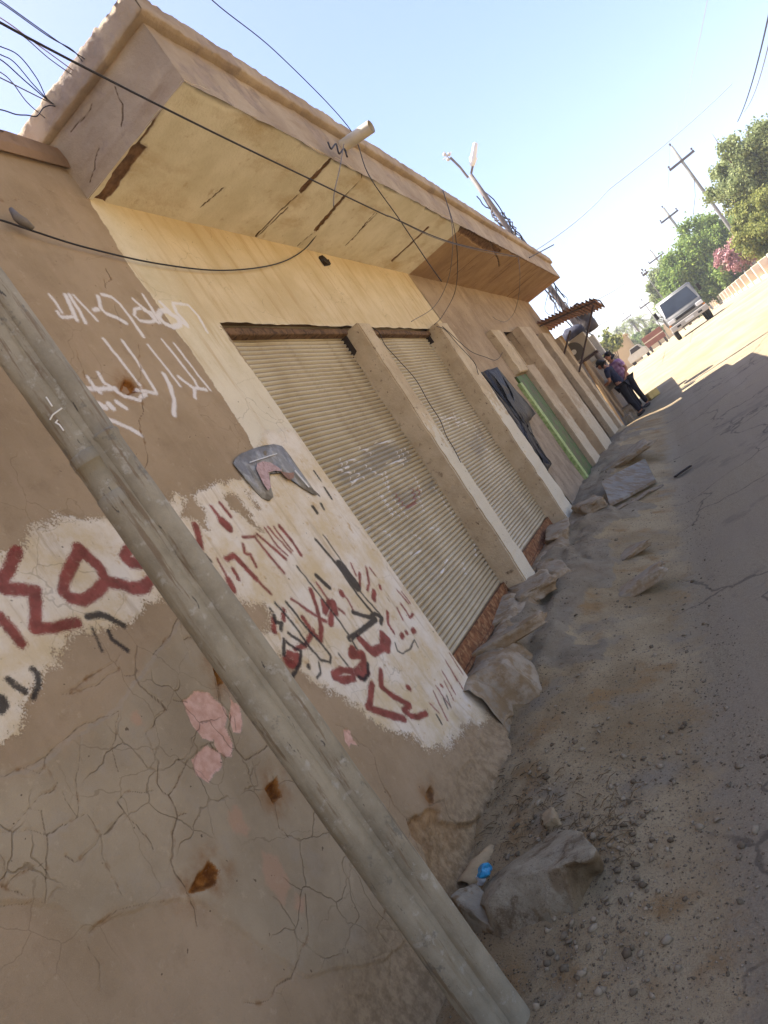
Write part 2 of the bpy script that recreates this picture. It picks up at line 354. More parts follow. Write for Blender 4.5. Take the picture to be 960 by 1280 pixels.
BLACK = [(A2, 22, [(470, 560), (540, 545), (600, 575), (660, 605)]), (A2, 10, [(490, 620), (545, 740)]), (A2, 16, [(580, 635), (600, 680), (680, 740)]), (A2, 26, [(45, 895), (130, 960)]),
 (A2, 20, [(170, 840), (200, 870), (205, 930), (180, 990)]), (A2, 30, [(0, 1000), (20, 1030), (0, 1060)]), (A3, 10, [(95, 365), (160, 440)]),
 (A4, 13, [(325, 65), (440, 200), (560, 375), (640, 470)]), (A4, 8, [(365, 40), (460, 175)]), (A4, 46, [(462, 205), (500, 255), (548, 320)]), (A4, 9, [(560, 340), (690, 490)]),
 (A4, 18, [(530, 460), (620, 490), (650, 470), (685, 490), (680, 520)]), (A4, 22, [(650, 500), (600, 540), (510, 605)]), (A4, 10, [(520, 610), (550, 660)]),
 (A4, 9, [(225, 210), (350, 370), (440, 490), (520, 605)]), (A4, 12, [(105, 410), (200, 520), (290, 650), (350, 720), (400, 735), (405, 700), (360, 640), (270, 540), (165, 405)]),
 (A4, 14, [(175, 575), (270, 640)]), (A4, 14, [(150, 610), (200, 650), (240, 670), (240, 740), (200, 810)]), (A4, 16, [(150, 610), (150, 690)]), (A4, 10, [(340, 730), (350, 790), (330, 820)]),
 (A4, 18, [(284, 752), (286, 760)]), (A4, 18, [(100, 480), (105, 515), (140, 520), (135, 555)]), (A4, 10, [(75, 440), (90, 455)]), (A4, 10, [(450, 690), (500, 750)]),
 (A4, 13, [(610, 740), (610, 800), (590, 830), (560, 815)]), (A4, 6, [(760, 630), (770, 670), (800, 685), (840, 660), (865, 610), (885, 650)]),
 (A4, 22, [(330, 260), (400, 325)]), (A5, 10, [(550, 585), (575, 630)]), (A5, 7, [(605, 480), (625, 540)]), (A5, 7, [(585, 490), (610, 550)]),
 ((280, 540, 6.857), 16, [(640, 340), (760, 500), (810, 545)]), ((280, 540, 6.857), 16, [(770, 340), (830, 420)]), ((280, 540, 6.857), 20, [(860, 480), (920, 570)]),
 ((280, 540, 6.857), 22, [(830, 620), (850, 660)]), ((280, 540, 6.857), 26, [(760, 650), (790, 690)])]
K7, K8, K9 = (0, 840, 2.4), (0, 640, 3.2), (380, 840, 4.364)
CRACK = [(K7, 3, [(0, 317), (60, 290), (105, 300), (150, 245), (215, 195), (255, 160), (350, 118)]), (K7, 2, [(150, 245), (105, 265), (60, 290)]),
 (K7, 2.5, [(380, 20), (410, 18), (415, 0)]), (K7, 3, [(410, 18), (440, 65), (490, 110), (460, 150), (430, 178), (475, 270), (472, 335), (508, 365), (535, 430), (525, 480), (510, 560), (530, 640), (580, 700), (590, 760)]),
 (K7, 2.4, [(0, 488), (40, 465), (80, 412), (110, 375), (165, 330)]), (K7, 2.2, [(80, 412), (125, 420), (140, 490), (135, 560), (150, 690)]), (K7, 2, [(0, 488), (30, 480), (100, 485), (140, 490)]),
 (K7, 2.4, [(140, 490), (190, 460), (225, 432), (260, 428), (310, 490), (345, 460), (375, 430), (420, 470), (455, 525)]), (K7, 2, [(225, 432), (190, 390), (165, 340), (140, 290)]),
 (K7, 2, [(310, 490), (290, 525), (250, 555), (230, 570), (190, 550)]), (K7, 2, [(375, 430), (350, 400), (380, 360), (460, 355)]), (K7, 2.4, [(508, 365), (550, 310), (560, 260), (600, 220), (640, 205)]),
 (K7, 2, [(0, 630), (60, 595), (130, 570)]), (K7, 2, [(0, 540), (15, 570), (5, 620), (75, 660)]), (K7, 2, [(0, 690), (90, 683), (150, 690)]), (K7, 2, [(270, 770), (330, 720), (390, 705), (490, 690)]),
 (K7, 3, [(640, 0), (655, 80), (690, 130), (680, 170), (705, 235), (735, 270), (800, 220)]), (K7, 2.2, [(515, 85), (555, 88)]), (K7, 2.4, [(630, 208), (680, 260)]),
 (K7, 2.2, [(820, 310), (825, 400), (835, 460), (860, 490)]), (K7, 3.4, [(910, 670), (920, 780), (870, 910), (805, 975), (730, 985)]), (K7, 2, [(535, 430), (565, 425)]),
 (K7, 1.6, [(240, 200), (245, 300), (225, 432)]), (K7, 1.6, [(310, 490), (320, 600), (370, 670)]), (K7, 1.6, [(260, 790), (300, 880), (300, 960)]),
 (K7, 2, [(350, 118), (340, 230), (350, 300)]), (K7, 2, [(700, 130), (705, 180)]), (K7, 2, [(360, 1), (300, 30), (180, 60)]),
 (K8, 3, [(730, 390), (700, 460), (660, 540), (620, 575)]), (K8, 2.6, [(550, 530), (555, 600), (545, 660)]), (K8, 3, [(545, 665), (600, 750), (660, 795)]), (K8, 2.2, [(490, 570), (460, 605), (380, 645), (270, 705)]),
 (K8, 3.4, [(740, 510), (780, 495), (830, 510), (855, 600), (870, 680), (880, 760), (910, 830)]), (K8, 2.4, [(795, 450), (810, 505)]),
 (CH, 3.4, [(325, 0), (335, 40)]), (CH, 3, [(380, 120), (405, 215)]), (CH, 4, [(500, 330), (500, 400), (505, 490), (480, 525), (500, 560), (520, 680), (490, 700), (525, 800)]), (CH, 2.4, [(180, 340), (210, 420), (215, 550)]),
 ((0, 0, 1), .9, [(181, 545), (185, 570), (178, 592)]), ((0, 0, 1), .8, [(133, 335), (140, 350), (132, 358)]), ((0, 0, 1), .6, [(0, 250), (25, 248), (50, 258)]),
 (K9, 4, [(300, 400), (340, 410), (380, 470), (410, 560), (430, 640), (500, 730), (560, 800), (640, 770)]), (K9, 4, [(560, 800), (580, 870), (575, 910)]),
 (K9, 8, [(690, 740), (760, 700), (790, 790), (830, 830), (890, 820), (940, 790)]), (K9, 3, [(160, 280), (220, 300), (300, 405)]), (K9, 3, [(620, 930), (640, 980)]), (K9, 3, [(740, 860), (760, 1000), (780, 1100)]),
 ((0, 0, 1), .7, [(480, 1130), (470, 1160), (490, 1190), (485, 1230)]), ((0, 0, 1), .7, [(470, 1160), (500, 1165), (510, 1200)]), ((0, 0, 1), .7, [(490, 1190), (465, 1200)])]
P0 = (0, 0, 1)
PINK = [(K7, [(548, 90), (580, 60), (620, 65), (665, 100), (682, 140), (665, 180), (630, 208), (600, 200), (570, 150)]), (K7, [(690, 80), (715, 100), (728, 150), (715, 185), (695, 185), (685, 150)]),
 (K7, [(640, 185), (670, 165), (695, 210), (690, 250), (665, 250), (640, 220)]), (K7, [(570, 270), (610, 225), (655, 240), (662, 290), (620, 335), (585, 315)]),
 (K9, [(210, 315), (240, 310), (260, 360), (300, 405), (250, 395), (245, 420), (225, 380)])]
PALE = [(K7, [(680, 420), (705, 400), (745, 470), (735, 500), (690, 480)]), (K7, [(780, 540), (830, 560), (865, 640), (850, 700), (790, 640)]), (K7, [(880, 670), (905, 680), (900, 720), (880, 715)]), (K7, [(385, 130), (410, 120), (425, 165), (400, 165)])]
HOLE = [(K7, [(825, 310), (790, 350), (820, 400), (840, 370)]), (K7, [(630, 570), (660, 600), (648, 640), (600, 660), (555, 672), (590, 610)]),
 (K9, [(660, 650), (690, 612), (715, 650), (710, 715), (690, 725), (660, 690)]), (P0, [(150, 488), (158, 474), (168, 480), (172, 488), (160, 494)]), (K8, [(850, 615), (870, 610), (890, 690), (870, 700)])]
WHITE = [(P0, [(-60, 720), (0, 690), (60, 655), (80, 650), (105, 655), (150, 645), (200, 650), (225, 628), (262, 612), (285, 605), (300, 600), (318, 570), (330, 540), (430, 540), (520, 680), (592, 842), (606, 880), (596, 905), (560, 935), (520, 925), (470, 905),
              (430, 870), (380, 842), (350, 820), (300, 790), (262, 745), (215, 735), (175, 752), (150, 778), (110, 788), (70, 815), (48, 840), (30, 880), (20, 925), (-60, 980)])]
HOLEW = [(A3, [(240, 40), (310, 30), (370, 120), (470, 250), (400, 220), (330, 150), (280, 140)]), (A3, [(0, 40), (50, 40), (120, 130), (150, 260), (100, 240), (60, 190), (0, 180)]), (A3, [(360, 10), (400, 40), (470, 140), (440, 130)]),
         (A3, [(355, 660), (400, 700), (480, 690), (520, 760), (530, 860), (340, 860)])]
CREAM = [(P0, [(113, 252), (160, 330), (205, 392), (240, 440), (290, 515), (312, 548), (330, 600), (470, 640), (592, 842), (275, 408), (500, 408), (500, 310), (300, 230), (113, 240)])]
BASE_FLARE = True

def mapped(lst, yz): return [(W(p, *k) if not isinstance(k, float) else p) for k, p in lst]
def wall_attrs(Yg, Zg):
    sh = Yg.shape; out = {}
    wy = Yg+.012*fbm(Yg*18, Zg*18, 71, 3); wz = Zg+.012*fbm(Yg*18, Zg*18, 72, 3)
    wy2 = Yg+.05*fbm(Yg*5, Zg*5, 73, 4)+.02*fbm(Yg*22, Zg*22, 75, 3); wz2 = Zg+.05*fbm(Yg*5, Zg*5, 74, 4)+.02*fbm(Yg*22, Zg*22, 76, 3)
    def un(lst, a, b):
        d = np.full(sh, -.25)
        for k, p in lst: d = np.maximum(d, poly_sdf(a, b, W(p, *k)))
        return d
    out['white'] = un(WHITE, wy2, wz2); out['white'] = np.minimum(out['white'], -un(HOLEW, wy, wz))
    out['cream'] = np.maximum(un(CREAM, wy, wz), np.minimum(np.minimum(wy-5.0, wz-3.0), .25))
    out['pink'] = un(PINK, wy, wz); out['pale'] = un(PALE, wy, wz); out['hole'] = un(HOLE, wy, wz)
    out['grey'] = poly_sdf(wy, wz, W([(-60, 990), (25, 968), (62, 948), (90, 925), (145, 890), (165, 860), (225, 780), (270, 790), (300, 830), (430, 1000), (560, 1120), (480, 1200), (380, 1220), (250, 1130), (205, 1125), (110, 1160), (60, 1128), (-60, 1125)]))
    out['earth'] = poly_sdf(wy, wz, W([(560, 810), (640, 770), (690, 740), (740, 760), (750, 810), (830, 840), (900, 830), (940, 800), (990, 850), (940, 1250), (780, 1300), (640, 950), (590, 900)], *K9))
    gy_ = Yg+.004*fbm(Yg*30, Zg*30, 78, 3); gz_ = Zg+.004*fbm(Yg*30, Zg*30, 79, 3)
    for nm, lst in (('red', RED), ('black', BLACK), ('chalk', CHALK)):
        d = np.full(sh, -.1)
        for k, wd, p in lst:
            q = W(p, *k); x0 = W([np.mean(p, 0)], *k)[0]
            dep = float(AX[2] @ (np.array([-2.0, x0[0], x0[1]])-EYE)); r = wd/k[2]*dep/F_PX*(.80 if nm == 'red' else .84)
            d = np.maximum(d, r*(.85+.3*vnoise(Yg*12, Zg*12, 77))-seg_dist(gy_, gz_, q))
        out[nm] = d
    d = np.full(sh, -.1)
    jy = Yg+.020*fbm(Yg*12, Zg*12, 81, 3); jz = Zg+.020*fbm(Yg*12, Zg*12, 82, 3)
    for k, wd, p in CRACK:
        q = W(p, *k); x0 = W([np.mean(p, 0)], *k)[0]
        dep = float(AX[2] @ (np.array([-2.0, x0[0], x0[1]])-EYE)); r = wd/k[2]*dep/F_PX*.55
        d = np.maximum(d, r*(.55+.8*vnoise(Yg*5, Zg*5, 83))-seg_dist(jy, jz, q))
    out['crack'] = d
    return out

def plaster():
    t = NT('painted_plaster', .93, .15).world(); A = t.attr
    def mask(n, soft=.004, f1=40, a1=.012, f2=220, a2=.010, bias=0.0):
        v = t.math('ADD', A(n), t.math('MULTIPLY', t.math('SUBTRACT', t.noise(f1, 4, .65), .5), a1*2))
        if a2: v = t.math('ADD', v, t.math('MULTIPLY', t.math('SUBTRACT', t.noise(f2, 3, .7), .5), a2*2))
        return t.mr(v, -soft+bias, soft+bias)
    mott = t.noise(2.3, 6, .6)
    c = t.mix(t.mr(mott, .3, .7), srgb(148, 126, 96), srgb(166, 143, 112))
    c = t.mix(t.math('MULTIPLY', t.mr(t.noise(9, 5, .65), .5, .75), .35), c, srgb(126, 104, 78))
    stre = t.noise(1, 5, .6, sc=(1, 14, 1.1)); c = t.mix(t.math('MULTIPLY', t.mr(stre, .5, .75), .30), c, srgb(174, 148, 120))
    # cream whitewash column and yellow beam
    geo = t.node('SeparateXYZ', (t.co,)); yy, zz = geo.outputs[1], geo.outputs[2]
    cr = t.mix(t.mr(t.noise(3, 6, .65), .3, .7), srgb(202, 184, 144), srgb(222, 206, 172))
    cr = t.mix(t.math('MULTIPLY', t.mr(zz, 3.4, 2.2), .75), cr, srgb(214, 203, 180))
    cr = t.mix(t.math('MULTIPLY', t.mr(t.noise(1.2, 5, .6, sc=(1, 10, 1.2)), .5, .72), .5), cr, srgb(176, 142, 92))
    yb = t.mix(t.mr(t.noise(2.1, 6, .65), .3, .7), srgb(197, 174, 130), srgb(214, 193, 153))
    yb = t.mix(t.math('MULTIPLY', t.mr(t.noise(1.1, 5, .65, sc=(1, 9, 1)), .48, .72), .6), yb, srgb(178, 146, 98))
    cr = t.mix(t.math('MULTIPLY', t.mr(yy, 3.55, 4.2), t.mr(zz, 3.2, 3.3)), cr, yb)
    c = t.mix(mask('cream', .004, 20, .02, 160, .004), c, cr)
    # grey repaired render, lower wall
    g = t.mix(t.mr(t.noise(3.2, 6, .62), .3, .7), srgb(145, 129, 102), srgb(169, 153, 124))
    g = t.mix(t.math('MULTIPLY', t.mr(t.noise(7, 5, .6), .52, .7), .5), g, srgb(158, 147, 128))
    c = t.mix(t.math('MULTIPLY', mask('grey', .05, 8, .07, 60, .02), .72), c, g)
    wh = t.mix(t.mr(t.noise(4, 6, .65), .32, .68), srgb(204, 182, 142), srgb(222, 210, 190))
    wh = t.mix(t.mr(t.noise(11, 5, .7), .56, .74), wh, srgb(190, 160, 116))
    wh = t.mix(t.math('MULTIPLY', t.mr(t.noise(1.5, 6, .65, sc=(1, 13, 1.3)), .52, .70), .55), wh, srgb(176, 154, 122))
    wm = mask('white', .008, 14, .06, 110, .075, -.004)
    chips = t.mr(t.noise(1, 6, .7, sc=(30, 34, 9)), .66, .69)
    wm = t.math('MULTIPLY', wm, t.math('SUBTRACT', 1.0, t.math('MULTIPLY', chips, .75)))
    c = t.mix(wm, c, wh)
    c = t.mix(mask('earth', .006, 30, .02), c, t.mix(t.mr(t.noise(14, 6, .7), .3, .7), srgb(124, 88, 52), srgb(178, 140, 94)))
    c = t.mix(t.math('MULTIPLY', mask('pale', .01, 30, .02), .7), c, srgb(178, 142, 112))
    c = t.mix(mask('pink', .002, 30, .008), c, t.mix(t.mr(t.noise(30, 4), .3, .7), srgb(196, 152, 128), srgb(214, 174, 152)))
    stain = t.mr(A('hole'), -.09, .01); c = t.mix(t.math('MULTIPLY', stain, t.mr(t.noise(12, 5), .3, .75)), c, srgb(128, 84, 38))
    c = t.mix(mask('hole', .004, 30, .008), c, t.mix(t.mr(t.noise(25, 5), .35, .65), srgb(100, 58, 20), srgb(150, 98, 42)))
    # brushed paint: broken bristle edges
    bris = t.noise(1, 3, .7, sc=(90, 90, 300)); 
    def paint(n, col, dens, soft=.006):
        nonlocal c
        v = t.math('ADD', A(n), t.math('MULTIPLY', t.math('SUBTRACT', t.noise(230, 3, .75), .5), .034 if n != 'red' else .056))
        v = t.math('ADD', v, t.math('MULTIPLY', t.math('SUBTRACT', bris, .5), .014))
        m = t.math('MULTIPLY', t.mr(v, -soft, soft), dens)
        c = t.mix(m, c, col)
    paint('chalk', srgb(224, 216, 206), .9, .006)
    paint('red', t.mix(t.mr(t.noise(16, 4), .3, .7), srgb(104, 30, 28), srgb(140, 56, 48)), .92, .004)
    paint('black', srgb(44, 40, 39), .92, .005)
    wv = t.node('VectorMath', (t.co, t.node('VectorMath', (t.node('TexNoise', {'Vector': t.co, 'Scale': 5.0, 'Detail': 4.0}).outputs[1], (.16, .16, .16)), operation='MULTIPLY').outputs[0]), operation='ADD').outputs[0]
    ce = t.vor(5.2, 'DISTANCE_TO_EDGE', wv); ce2 = t.vor(3.1, 'DISTANCE_TO_EDGE', wv)
    gm = t.mr(A('grey'), -.01, .05)
    fine = t.math('MULTIPLY', t.mr(ce, .016, .003), t.math('MULTIPLY', gm, t.mr(t.noise(2.6, 3), .42, .6)))
    big = t.math('MULTIPLY', t.mr(ce2, .008, .002), t.mr(t.noise(1.7, 3, vec=wv), .47, .6))
    c = t.mix(t.math('MULTIPLY', t.math('MAXIMUM', fine, t.math('MULTIPLY', big, .6)), .5), c, srgb(98, 78, 52))
    grain = t.noise(420, 3, .7); c = t.mix(t.math('MULTIPLY', t.mr(grain, .55, .75), .28), c, srgb(96, 78, 58)); c = t.mix(t.math('MULTIPLY', t.mr(grain, .45, .25), .22), c, srgb(206, 188, 156))
    c = t.mix(t.math('MULTIPLY', t.mr(t.noise(17, 6, .75), .58, .68), .32), c, srgb(188, 168, 136))
    c = t.mix(t.math('MULTIPLY', t.mr(A('crack'), -.0022, .0014), t.mr(t.noise(6, 3), .1, .75)), c, srgb(80, 60, 40))
    c = t.mix(t.math('MULTIPLY', t.mr(A('crack'), -.011, .0), t.mr(t.noise(20, 4), .5, .8)), c, srgb(124, 88, 50))
    pits = t.mr(t.noise(38, 2, .5), .735, .76); c = t.mix(t.math('MULTIPLY', pits, .75), c, srgb(80, 62, 46))
    # damp dirt splash near the ground
    c = t.mix(t.math('MULTIPLY', t.mr(t.math('ADD', zz, t.math('MULTIPLY', t.noise(5, 6, .65), .6)), .95, .5), .8), c, t.mix(t.mr(t.noise(24, 5, .7), .35, .65), srgb(118, 96, 68), srgb(158, 134, 100)))
    t.base(c)
    hgt = t.math('ADD', t.math('MULTIPLY', t.noise(60, 6, .7), .6), t.math('MULTIPLY', t.noise(8, 5), .9))
    hgt = t.math('ADD', t.math('ADD', hgt, t.math('MULTIPLY', wm, .25)), t.math('ADD', t.math('MULTIPLY', grain, .35), t.math('MULTIPLY', fine, -.6)))
    t.bump(hgt, .006, .9); return t.m
PLASTER = plaster()

# ------------------------------------------------------------------ the shop building
shop = thing('shop_building', (-2, 5, 0), 'tan plastered row of shops with cracked graffitied wall, roller shutters and deep concrete canopy', 'building')
BEAM_Z = 3.25
ys = axis([(-1.5, .8, .1), (.8, 4.03, .0052), (4.03, 9.12, .03)]); zs = axis([(-.3, 2.6, .0052), (2.6, 4.1, .011), (4.1, 4.42, .04)])
Yg, Zg = np.meshgrid(ys, zs, indexing='ij')
at = wall_attrs(Yg, Zg)
Xg = np.full(Yg.shape, -2.0)+.006*fbm(Yg*1.1, Zg*1.1, 51, 3)+.0016*fbm(Yg*16, Zg*16, 52, 3)
Xg += .0022*sstep(-.004, .004, at['white'])+.006*sstep(-.008, .006, at['grey'])-.004*sstep(-.003, .003, at['pink'])
Xg -= .020*sstep(-.01, .02, at['earth'])*(1+.8*fbm(Yg*14, Zg*14, 55, 4))+.03*sstep(-.004, .02, at['hole'])
Xg -= .0025*sstep(-.004, .001, at['crack'])
flare = sstep(2.9, 3.9, Yg)*sstep(.62, .12, Zg); flare2 = sstep(.35, .0, Zg)*.05
Xg += (.13*flare*(1+.45*fbm(Yg*5, Zg*5, 57, 3))+.022*flare*fbm(Yg*16, Zg*16, 59, 4)-.03*flare*sstep(.05, .16, fbm(Yg*3.3, Zg*4.2, 60, 3)))*(Yg < 4.05)+flare2*(Yg < 4.05)
keep = ~((Yg > 4.02) & (Zg < BEAM_Z-.004+.0*Yg))
edge = (Yg > 4.05) & (np.abs(Zg-BEAM_Z) < .03); Zg2 = np.where(edge, Zg+.014*fbm(Yg*6, Zg*0+3, 58, 3), Zg)
link('wall', from_np('wall', np.stack([Xg, Yg, Zg2], -1).reshape(-1, 3), grid_faces(len(ys), len(zs), keep), at), PLASTER, shop, True)
# masonry behind the skin: jamb, lintel underside, roof slab, back
BROWN = simple('brown_render', srgb(146, 117, 88), .16, 4, bump=.006, bscale=45, col2=srgb(120, 94, 68), fac=(.5, .75))
DARK = simple('dark_gap', srgb(52, 42, 33), .2, 5)
m = MB(); m.box(-9, -2.03, -1.5, 4.0, -.3, 4.38); m.box(-9, -2.25, 4.0, 17.7, -.3, 4.38); m.box(-2.25, -2.03, 4.0, 17.7, 3.31, 4.09)
m.build('masonry', BROWN, shop)
m = MB(); m.box(-2.245, -2.006, 3.985, 4.03, .1, 3.27, bev=.006); m.build('jamb', BROWN, shop)
m = MB(); m.prism([(-2.10, 0, 4.40), (-1.965, 0, 4.28), (-1.955, 0, 4.33), (-1.965, 0, 4.42), (-2.02, 0, 4.46), (-2.2, 0, 4.46)], (0, 1, 0))
for v in m.b.verts: v.co.y = -1.5 if v.co.y < .5 else 3.6
m.rough(.02, 2.2, 3, 12); m.build('coping', BROWN, shop, True)

# ---- second stretch of facade beyond the shutters (brown plaster, door bays)
def slab_skin(name, x, y0, y1, z0, z1, mat, parent, d=.03, amp=.008, holes=(), seed=0):
    ys = axis([(y0, y1, d)]); zs = axis([(z0, z1, d)]); Yg, Zg = np.meshgrid(ys, zs, indexing='ij')
    Xg = np.full(Yg.shape, x)+amp*fbm(Yg*2, Zg*2, 61+seed, 4)+amp*.4*fbm(Yg*9, Zg*9, 62+seed, 3)
    keep = np.ones(Yg.shape, bool)
    for a, b, c, e in holes: keep &= ~((Yg+d > a) & (Yg < b) & (Zg+d > c) & (Zg < e))
    return link(name, from_np(name, np.stack([Xg, Yg, Zg], -1).reshape(-1, 3), grid_faces(len(ys), len(zs), keep)), mat, parent, True)
t = NT('bay_plaster', .93, .15).world(); g = t.node('SeparateXYZ', (t.co,))
c = t.mix(t.mr(t.noise(2, 6, .62), .3, .7), srgb(142, 119, 92), srgb(168, 145, 115))
c = t.mix(t.math('MULTIPLY', t.mr(t.noise(5, 5, .7), .55, .7), .6), c, srgb(186, 160, 126))
low = t.mix(t.mr(t.noise(4, 6, .65), .3, .7), srgb(134, 116, 94), srgb(164, 146, 122))
c = t.mix(t.mr(t.math('ADD', g.outputs[2], t.math('MULTIPLY', t.noise(3, 4), .3)), 2.35, 2.15), c, low)
c = t.mix(t.math('MULTIPLY', t.mr(t.noise(26, 3), .66, .7), .7), c, srgb(82, 62, 46)); t.base(c)
t.bump(t.math('ADD', t.noise(50, 5, .7), t.math('MULTIPLY', t.noise(9, 5), 1.2)), .008); BAY = t.m
slab_skin('bay_wall', -2.0, 9.1, 17.7, -.2, 4.1, BAY, shop, .04, .012, [(12.45, 13.1, .3, 3.2), (14.4, 15.6, .3, 3.15)])
# pillars: front outline surveyed on the plane x = -1.85
def paint_mat(name, base1, base2, white, wlo, whi, amt):
    t = NT(name, .9, .2).world(); g = t.node('SeparateXYZ', (t.co,)); n = t.node('SeparateXYZ', (t.node('NewGeometry').outputs['Normal'],))
    c = t.mix(t.mr(t.noise(3, 6, .65), .3, .7), base1, base2)
    c = t.mix(t.math('MULTIPLY', t.mr(t.noise(16, 5, .7), .58, .7), .6), c, srgb(104, 82, 58))
    chip = t.math('ADD', t.noise(9, 6, .7), t.math('MULTIPLY', t.mr(g.outputs[2], wlo, whi), .35))
    front = t.mr(n.outputs[0], .6, .8)
    c = t.mix(t.math('MULTIPLY', t.math('MULTIPLY', t.mr(chip, .66, .70), front), amt), c, white)
    c = t.mix(t.mr(t.noise(1, 5, .7, sc=(40, 40, 10)), .68, .70), c, srgb(86, 72, 58))
    c = t.mix(t.math('MULTIPLY', t.mr(t.noise(30, 3), .68, .71), .8), c, srgb(92, 70, 48))
    t.base(c); t.bump(t.math('ADD', t.noise(40, 6, .7), t.math('MULTIPLY', chip, .6)), .008); return t.m
PIL = paint_mat('pillar_paint', srgb(174, 152, 118), srgb(198, 177, 143), srgb(204, 193, 168), 2.6, 1.6, .85)
PIL2 = paint_mat('pillar_bare', srgb(164, 142, 112), srgb(186, 165, 134), srgb(200, 188, 162), 2.4, .6, .5)
def pillar(name, tl, tr, bl, br, mat, xf=-1.85, xb=-2.12, ztop=3.22, zbot=.35, seed=0):
    """y at top-left, top-right, bottom-left, bottom-right of its front"""
    m = MB(); m.hexa([(xb, bl, zbot), (xf, bl, zbot), (xf, br, zbot), (xb, br, zbot), (xb, tl, ztop), (xf, tl, ztop), (xf, tr, ztop), (xb, tr, ztop)])
    bmesh.ops.bevel(m.b, geom=m.b.edges[:], offset=.012, segments=2, affect='EDGES')
    zz = sorted({round(v.co.z, 3) for v in m.b.verts})
    for k in range(1, 42):
        z = zbot+(ztop-zbot)*k/42
        bmesh.ops.bisect_plane(m.b, geom=m.b.verts[:]+m.b.edges[:]+m.b.faces[:], plane_co=(0, 0, z), plane_no=(0, 0, 1))
    m.rough(.011, 7, seed)
    return m.build(name, mat, shop, False)
pillar('pillar', 6.00, 6.27, 5.68, 6.00, PIL, xf=-1.905, seed=1)
pillar('pillar', 8.42, 8.86, 8.06, 8.62, PIL, xf=-1.905, seed=5, ztop=3.27)
p3 = pillar('pillar', 11.68, 12.42, 11.72, 12.46, PIL2, xf=-1.90, seed=9, ztop=2.5)
pillar('jamb_stub', 11.05, 11.72, 11.02, 11.75, PIL, xf=-1.905, seed=10, ztop=3.2, zbot=2.42)
pillar('pillar', 13.12, 14.35, 13.05, 14.2, PIL2, seed=13, ztop=3.24)
pillar('pillar', 15.6, 16.6, 15.7, 16.7, PIL2, xf=-1.90, seed=17, ztop=3.15)
pillar('pillar', 17.1, 17.5, 17.1, 17.5, PIL2, xf=-1.86, seed=23, ztop=3.0)
# recessed door leaves of the far bays
DOOR = simple('cream_door', srgb(196, 170, 128), .1, 3, bump=.002, col2=srgb(168, 142, 104))
m = MB(); m.box(-2.2, -2.10, 12.2, 13.1, .5, 3.12, bev=.01); m.build('door', DOOR, shop)
m = MB(); m.box(-2.2, -2.11, 14.3, 15.65, .5, 3.10, bev=.01); m.build('door', simple('dark_brown_door', srgb(92, 72, 52), .2, 4), shop)
# green painted door frame: pale outer edge, dark inner face
GREEN = simple('green_paint', srgb(68, 92, 42), .25, 5, .6, col2=srgb(82, 78, 52), fac=(.48, .58)); GREENL = simple('pale_green_paint', srgb(158, 172, 112), .15, 12, .6, col2=srgb(120, 142, 80))
m = MB(); m.box(-2.03, -1.945, 10.70, 10.86, .5, 2.28, bev=.006); m.rough(.004, 9, 2); fr = m.build('door_frame', GREENL, shop)
m = MB(); m.box(-2.03, -1.965, 10.865, 11.66, .5, 2.40, bev=.006); bmesh.ops.subdivide_edges(m.b, edges=m.b.edges[:], cuts=6, use_grid_fill=True); m.rough(.006, 4, 2); m.build('door_panel', GREEN, fr)

# ---- roller shutters: ribbed sheet, chalk scribbles, rusty bottom rail
def shutter_mat(nm):
    t = NT(nm, .55, .3).world(); t.p.inputs['Metallic'].default_value = .0
    g = t.node('SeparateXYZ', (t.co,))
    c = t.mix(t.mr(t.noise(1.6, 6, .6), .3, .7), srgb(166, 149, 116), srgb(188, 174, 144))
    c = t.mix(t.math('MULTIPLY', t.mr(t.noise(1, 5, .6, sc=(1, 7, .7)), .5, .75), .5), c, srgb(140, 118, 86))
    c = t.mix(t.math('MULTIPLY', t.mr(t.noise(3.5, 6, .65), .55, .72), .5), c, srgb(184, 174, 152))
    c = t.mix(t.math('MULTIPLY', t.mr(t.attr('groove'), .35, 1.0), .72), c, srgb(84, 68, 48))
    sm = t.math('MULTIPLY', t.mr(t.math('ADD', t.attr('smudge'), t.math('MULTIPLY', t.noise(30, 4, .7), .5)), .5, .9), .6)
    c = t.mix(sm, c, srgb(120, 112, 100))
    ck = t.math('MULTIPLY', t.mr(t.math('ADD', t.attr('chalk'), t.math('MULTIPLY', t.math('SUBTRACT', t.noise(150, 3, .7), .5), .02)), -.003, .004), t.mr(t.attr('groove'), .75, .15))
    c = t.mix(t.math('MULTIPLY', ck, .9), c, srgb(214, 208, 198))
    rk = t.mr(t.math('ADD', t.attr('red'), t.math('MULTIPLY', t.math('SUBTRACT', t.noise(120, 3, .7), .5), .03)), -.004, .004)
    c = t.mix(t.math('MULTIPLY', rk, .7), c, srgb(136, 74, 66))
    c = t.mix(t.mr(t.noise(55, 2), .745, .76), c, srgb(96, 74, 52))
    t.base(c); t.bump(t.noise(90, 3), .001); return t.m
SHUT = shutter_mat('shutter_paint')
S6, S7 = (380, 520, 4.364), (500, 480, 6.0)
